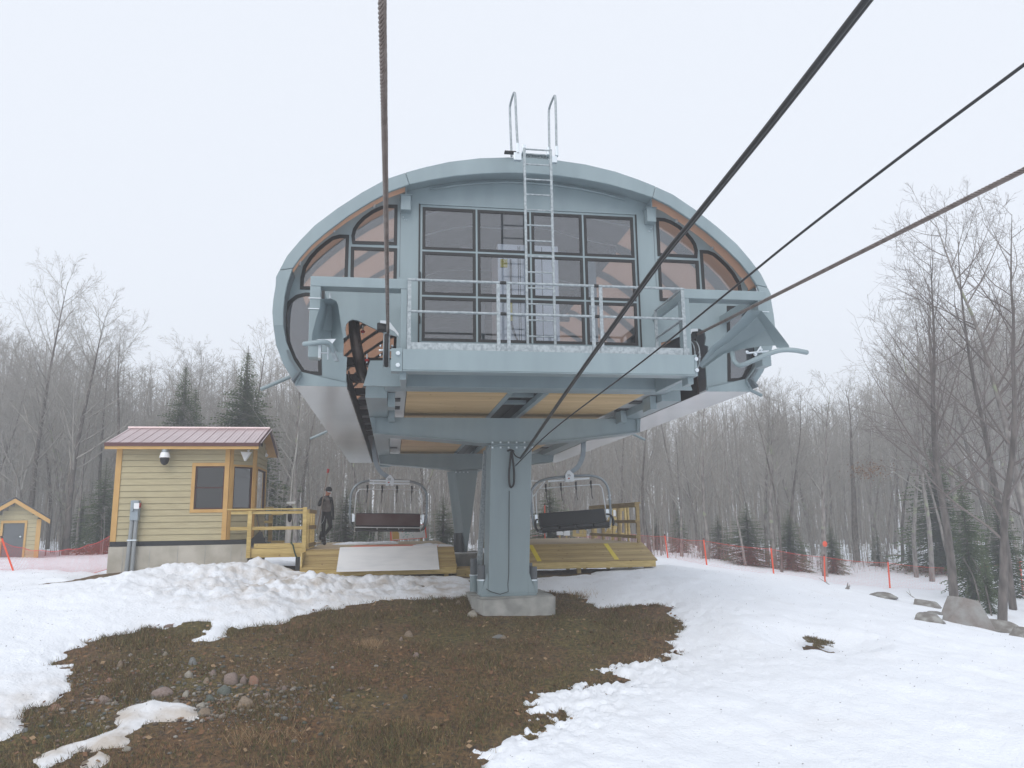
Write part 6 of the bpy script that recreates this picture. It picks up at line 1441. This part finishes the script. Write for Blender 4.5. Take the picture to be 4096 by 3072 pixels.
hero(1782, 1232, 31.5, 840, 310, .14, 'lichen spotted trunk with an orange marker behind the net', 0, (16, 7, 6), 3, .4, .34)
hero(1673, 1213, 33, 850, 311, .16, 'thick lichen spotted trunk behind third net pole', 0, (16, 7, 6), 3, .4, .34)
hero(1529, 1207, 34.5, 835, 312, .13, 'trunk with pale lichen behind second net pole', 0, (16, 7, 6), 3, .4, .36)
hero(1850, 1212, 38, 830, 313, .20, 'dark thick trunk at right clearing in the woods', 0, (16, 7, 6), 3, .4, .34, 'darkbark')
hero(636, 1190, 36, 745, 314, .14, 'bare tree with green lichen right of the hut', .02, (18, 8, 6), 3, .35, .36)
hero(250, 1192, 36, 720, 315, .13, 'dark slim tree beside the left wall of the hut', -.03, (18, 8, 6), 3, .35, .36, 'darkbark')
g = U(1782, 1135+40, 31.2); tag(MB().ball(g, .11, .03, .13).build('tree_marker', M['orange'], org=g), 'small orange marker plate fixed to a lichen spotted trunk', 'marker')
# conifers
CV = []
for i, (H, R0, dn, low) in enumerate(((6, 1.35, 2.2, .06), (6, 2.2, 1.5, .03), (6, 2.1, 1.5, .05), (8, 1.75, 2.9, .10))):
    t, c = conifer_mb(200+i, H, R0, dn, low); CV.append((mesh_of(t, 'trunk', M['darkbark']), mesh_of(c, 'crown', M['needles']), H))
def conifer(u, vb_, Y, vt, k, lab, wide=1.0):
    g = U(u, vb_, Y); g.z = gz(g.x, g.y); H = U(u, vt, Y).z-g.z; me = CV[k]; put_tree(me[:2], g, H, rt_.uniform(0, 6), lab, 'fir_tree', 'conifer', 'dark firs and spruces', sxy=H/me[2]*wide, base=me[2])
for a in ((376, 1195, 38, 786, 3, 'tall dark fir rising behind the middle of the hut roof', 1.25), (402, 1195, 39, 835, 0, 'smaller fir touching right side of the tall fir behind hut', 1.1), (515, 1195, 38, 755, 3, 'pointed fir rising behind right end of hut roof', 1.45),
          (2105, 1300, 24.5, 1000, 2, 'dark green spruce among the right trees beyond the boulder', .62), (2175, 1290, 26, 1040, 1, 'green spruce at right edge behind crooked tree', 1.0), (2040, 1240, 33, 930, 2, 'hazy spruce left of the tree behind the boulder', 1.1),
          (1618, 1207, 33.5, 1085, 1, 'small bushy spruce behind the net between second and third pole', 1.6), (1710, 1215, 33, 1098, 1, 'small spruce behind the net right of third pole', 1.3), (1800, 1224, 33, 1125, 2, 'little spruce beside the trunk with orange marker', 1.0),
          (1555, 1205, 36, 1110, 1, 'small spruce behind second net pole', 1.5), (1470, 1200, 40, 1085, 2, 'hazy spruce behind first net pole', .9), (1420, 1200, 42, 1100, 1, 'hazy spruce above right corner of right platform', .8),
          (745, 1190, 36, 1052, 1, 'green spruce directly right of the person', 1.9), (800, 1190, 40, 1085, 1, 'low spruce behind left chair', 1.7), (958, 1190, 37, 1070, 1, 'spruce between left chair and rear mast', 1.5), (1190, 1190, 35, 1035, 2, 'spruce behind ladder left of right chair', 1.3),
          (215, 1190, 35.5, 985, 2, 'dark hemlock at the left wall of the hut', .9), (170, 1195, 37.5, 1060, 2, 'low dark conifer between shed and hut', .9), (250, 1195, 39, 1000, 1, 'dark conifer hidden partly by the hut corner', 1.0),
          (610, 1190, 42, 1060, 1, 'small spruce right of the hut bay window', .9), (1900, 1225, 36, 1140, 2, 'sparse little spruce in the right clearing', .9), (2140, 1330, 21, 1180, 2, 'thin low spruce behind large boulder', .6), (1970, 1235, 34, 1150, 1, 'small spruce near the leaning birch', .8)): conifer(*a)
# brown leaves still hanging on a young beech
lf = []
for k in range(420):
    c = U(1880+rt_.gauss(0, 26), 1010+rt_.gauss(0, 9)+ (rt_.random()*12), 33+rt_.gauss(0, .4)); a = Vector((rt_.uniform(-1, 1), rt_.uniform(-1, 1), rt_.uniform(-1, 1)))*.05; b = Vector((rt_.uniform(-1, 1), rt_.uniform(-1, 1), rt_.uniform(-1, 1)))*.03
    lf += [c-a, c+b, c+a, c-b]
tag(arrmesh('hanging_leaves', np.array([tuple(v) for v in lf]), np.arange(len(lf)).reshape(-1, 4), M['leaf']), kind='stuff', label='rusty leaves still hanging in the right woods', cat='leaves')
# distant woods and brush: one mass each
def stems(n, name, lab, cat, Y0, Y1, h0, h1, r0, r1, mt, twigs=5, urange=(-350, 2560), seed=3):
    rs = np.random.default_rng(seed); V_ = []; F_ = []; cnt = 0
    for i in range(n):
        u = rs.uniform(*urange); Y = rs.uniform(Y0, Y1); q = ray(u, 1150); X = q.x/q.y*Y; z = gz(X, Y)-.1; h = rs.uniform(h0, h1)
        if cat == 'woods': h = env(u)*Y*rs.uniform(.65, .97)-z
        if u > 1400 and Y < 33: continue
        r = rs.uniform(r0, r1); lx, ly = rs.normal(0, .05, 2)*h
        def seg(a, b, ra, rb):
            nonlocal cnt
            a = np.array(a); b = np.array(b); d = b-a; s_ = np.cross(d, [0.3, 1, .1]); s_ /= np.linalg.norm(s_)+1e-9; o_ = np.cross(d/np.linalg.norm(d), s_)
            k = [s_, -.5*s_+.866*o_, -.5*s_-.866*o_]; V_.extend([a+j*ra for j in k]+[b+j*rb for j in k]); c = cnt; F_.extend([(c, c+1, c+4, c+3), (c+1, c+2, c+5, c+4), (c+2, c, c+3, c+5)]); cnt += 6
        m_ = (X+lx*.4+rs.normal(0, .08), Y+ly*.4, z+h*.5); e_ = (X+lx, Y+ly, z+h); seg((X, Y, z), m_, r, r*.65); seg(m_, e_, r*.65, r*.12+.003)
        for t in range(twigs):
            f = rs.uniform(.3, .98); p0 = np.array((X+lx*f, Y+ly*f, z+h*f)); a = rs.uniform(0, 6.28); l = h*rs.uniform(.08, .24)*(1.3-f); p1 = p0+np.array((math.cos(a)*l, math.sin(a)*l, l*rs.uniform(.3, 1.2))); seg(p0, p1, r*.25+.002, .004)
            for t2 in range(2): p2 = p1 if t2 else (p0+p1)/2; a2 = rs.uniform(0, 6.28); l2 = l*.5; seg(p2, p2+np.array((math.cos(a2)*l2, math.sin(a2)*l2, l2*rs.uniform(.2, 1.2))), r*.12+.002, .003)
    return tag(arrmesh(name, np.array(V_), np.array(F_), mt), lab, cat, kind='stuff')
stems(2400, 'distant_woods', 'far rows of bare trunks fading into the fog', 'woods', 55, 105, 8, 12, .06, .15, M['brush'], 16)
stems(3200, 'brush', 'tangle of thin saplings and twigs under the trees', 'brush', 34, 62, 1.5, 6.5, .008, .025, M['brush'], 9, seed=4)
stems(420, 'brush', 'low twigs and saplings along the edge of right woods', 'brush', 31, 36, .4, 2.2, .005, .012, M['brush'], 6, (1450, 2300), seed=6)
# branches lying in the snow, driftwood stump
def r3(x, y): return ((2500+x/1.386)/KK, (1500+y/1.386)/KK)
g = G(*r3(1215, 1222)); t_ = U(*r3(1242, 1158), g.y); m = MB()
for k in range(7): m.tube([g+Vector((random.uniform(-.06, .06), 0, -.05)), g.lerp(t_, .6)+Vector((random.uniform(-.05, .05), 0, 0)), t_+Vector((random.uniform(-.08, .06), 0, random.uniform(-.2, .05)))], [.04, .03, .008], 5)
tag(m.build('broken_stump', M['bark'], org=g), 'grey splintered stump sticking out of the snow before the net', 'stump')
for a, b, lab in (((1078, 1168), (1182, 1216), 'thin dead branch lying in snow beside the stump'), ((1565, 1250), (1612, 1268), 'short dead twig lying in snow near the rocks')):
    p = G(*r3(*a)); q = G(*r3(*b)); z_ = Vector((0, 0, .16)); tag(MB().tube([p+z_*1.8, p.lerp(q, .5)+z_*1.3, q+z_], [.008, .014, .02], 5).tube([p.lerp(q, .5)+z_*1.3, p.lerp(q, .3)+z_*2.6], [.01, .004], 4).build('fallen_branch', M['twig'], org=p), lab, 'branch')
for k, (u, v, lab) in enumerate(((2140, 1290, 'drooping dark bough leaning down right of the boulder tree'), (2120, 1300, 'second drooping bough beside the boulder'))):
    p = U(u-40, 1205, 21.5); q = U(u+5, 1345, 20.5); m = MB().tube(smoothline([p, p.lerp(q, .4)+Vector((.12, 0, .1)), q], 5), [.015]*5+[.022]*6, 5)
    for j in range(8): f = random.uniform(.1, .9); a = p.lerp(q, f); m.tube([a, a+Vector((random.uniform(.0, .5), random.uniform(-.1, .1), random.uniform(-.4, -.1)))], [.008, .003], 4)
    tag(m.build('fallen_branch', M['darkbark'], org=q), lab, 'branch')

# ================================================================== SAFETY NETS
def net(name, tops, bots, cell, mt, label, rope_r=.008, th=.0028):
    """plastic mesh between an upper and a lower line of points"""
    n = len(tops); seg = [0]
    for i in range(1, n): seg.append(seg[-1]+(tops[i]-tops[i-1]).length)
    L = seg[-1]; nx = int(L/cell); Hh = (tops[0]-bots[0]).length; ny = int(Hh/cell)
    def at(s, t):
        s = min(max(s, 0), L); i = max(0, min(n-2, int(np.searchsorted(seg, s))-1)); f = (s-seg[i])/(seg[i+1]-seg[i]+1e-9); a = tops[i].lerp(tops[i+1], f); b = bots[i].lerp(bots[i+1], f); sag = .05*math.sin(math.pi*f)
        p = b.lerp(a, t); p.z -= sag*t; p.y += .04*math.sin(s*3.1+t*2); return p
    V_ = []; F_ = []
    def rib(a, b, w_, vert):
        c = len(V_); o = Vector((w_, 0, 0)) if vert else Vector((0, 0, w_)); V_.extend([a-o, a+o, b+o, b-o]); F_.append((c, c+1, c+2, c+3))
        o2 = Vector((0, w_, 0)); V_.extend([a-o2, a+o2, b+o2, b-o2]); F_.append((c+4, c+5, c+6, c+7))
    st_ = max(1, int(.35/cell))
    for j in range(ny+1):
        for i in range(0, nx, st_): rib(at(i*cell, j/ny), at(min((i+st_), nx)*cell, j/ny), th, False)
    for i in range(nx+1):
        for j in range(3): rib(at(i*cell, j/3), at(i*cell, (j+1)/3), th, True)
    R = thing(name, bots[0], label, 'safety net')
    arrmesh('mesh', np.array([tuple(v) for v in V_]), np.array(F_), mt, R)
    m = MB(); K2 = 60
    for t in (0, 1): m.tube([at(L*k/K2, t) for k in range(K2+1)], rope_r, 5)
    m.build('edge_rope', mt, R); return R
P_t = [(1340, 1150, 37), (1436, 1159, 33), (1520, 1168, 29), (1665.5, 1186, 28.3), (1780.4, 1203.4, 28.8), (1918, 1216, 28.5), (2075, 1228, 27.5), (2203, 1212, 26.5), (2300, 1225, 25)]
P_b = [(1340, 1198, 37), (1443.5, 1209, 33), (1528, 1230.7, 29), (1672.5, 1250, 28.3), (1782.4, 1263.8, 28.8), (1923.4, 1278.6, 28.5), (2075, 1291, 27.5), (2210, 1290, 26.5), (2300, 1300, 25)]
tops = [U(*a) for a in P_t]; bots = [U(*a) for a in P_b]
net('safety_net', tops, bots, .055, M['netr'], 'long red-orange safety net across the snow at right', th=.0011)
for k, (a, b) in enumerate(zip(P_t, P_b)):
    if 0 < k < 8 and k != 6: pole(a[0], a[1]-2, b[0], b[1]+1, a[2]-.05, ['', 'first net pole from the right platform with a white tie', 'second net pole from the right platform', 'third net pole from the right platform', 'fourth net pole, in front of the marked trunk', 'fifth net pole, above the low flat rock', '', 'net pole behind the right edge trees'][k], .03, 'orange', 'orange poles of the right safety net', 'net_pole')
back_t = [UZ(1180, 1155, -.6)]; 
bt_ = [U(1145, 1156, 40), U(1240, 1157, 39.5), U(1340, 1155, 38)]; bb_ = [U(1145, 1192, 40), U(1240, 1193, 39.5), U(1340, 1194, 38)]
net('safety_net', bt_, bb_, .055, M['netr'], 'far red safety net seen behind the right platform deck', th=.003)
lt = [(-60, 1158, 25), (5, 1170, 24), (50, 1183, 24.3), (88, 1188, 24), (146.5, 1186, 23.4), (190, 1177.5, 23), (236, 1158, 22.3)]
lb = [(-60, 1246, 25), (34, 1248.5, 24), (67, 1252, 24.3), (100, 1251, 24), (150, 1248, 23.4), (195, 1240, 23), (238, 1228, 22.3)]
net('safety_net', [U(*a) for a in lt], [U(*a) for a in lb], .045, M['netp'], 'pinkish red safety net between the left edge and the hut', th=.0019)
pole(4, 1163, 34.4, 1250, 23.9, 'leaning orange net pole with black tip in front of the shed', .026, 'orange', None, 'net_pole')

# snow lying on the left platform and the rear footing
def snow_heap(x0, x1, y0, y1, z, h, label, seed):
    nx = int((x1-x0)/.05)+2; ny = int((y1-y0)/.05)+2; gx_ = np.linspace(x0, x1, nx); gy_ = np.linspace(y0, y1, ny); X, Y = np.meshgrid(gx_, gy_)
    e = np.minimum(np.minimum(X-x0, x1-X), np.minimum(Y-y0, y1-Y)); Z = z+np.clip(e*2, 0, 1)*(h*(.45+fbm(X, Y, .45, 4, seed)*1.2)+np.abs(fbm(X, Y, .15, 2, seed+3))*.05)-.02+np.clip(e*2, 0, 1)*.01
    Z = np.maximum(Z, z-.02); idx = np.arange(X.size).reshape(X.shape); f = np.stack([idx[:-1, :-1], idx[:-1, 1:], idx[1:, 1:], idx[1:, :-1]], -1).reshape(-1, 4); vs = np.stack([X, Y, Z], -1).reshape(-1, 3)
    base = vs.copy(); base[:, 2] = z-.03; n = len(vs)
    o = arrmesh('snow_patch', np.concatenate([vs]), f, M['snow'], smooth=True); return tag(o, label, 'snow patch')
snow_heap(.45, 1.62, 20.5, 22.2, DZ+.02, .06, 'crusty grey snow lying on the mat of the left platform', 71)
snow_heap(-2.0, .4, 23.5, 26.9, DZ+.002, .03, 'thin strip of snow at back of the left platform', 72)
snow_heap(1.7, 2.9, 24.52, 25.2, zb2+.01, .06, 'snow on the concrete footing of the rear mast', 73)

# ================================================================== HAZE
hm = bpy.data.materials.new('fog'); hm.use_nodes = True; t = hm.node_tree; t.nodes.clear(); o_ = t.nodes.new('ShaderNodeOutputMaterial'); pv = t.nodes.new('ShaderNodeVolumePrincipled')
pv.inputs['Color'].default_value = (.93, .95, .97, 1); pv.inputs['Density'].default_value = .0036; pv.inputs['Anisotropy'].default_value = .1
t.links.new(pv.outputs[0], o_.inputs['Volume'])
hz_ = MB().box(-130, 130, -12, 125, -9, 17).build('haze', hm); tag(hz_, kind='stuff')
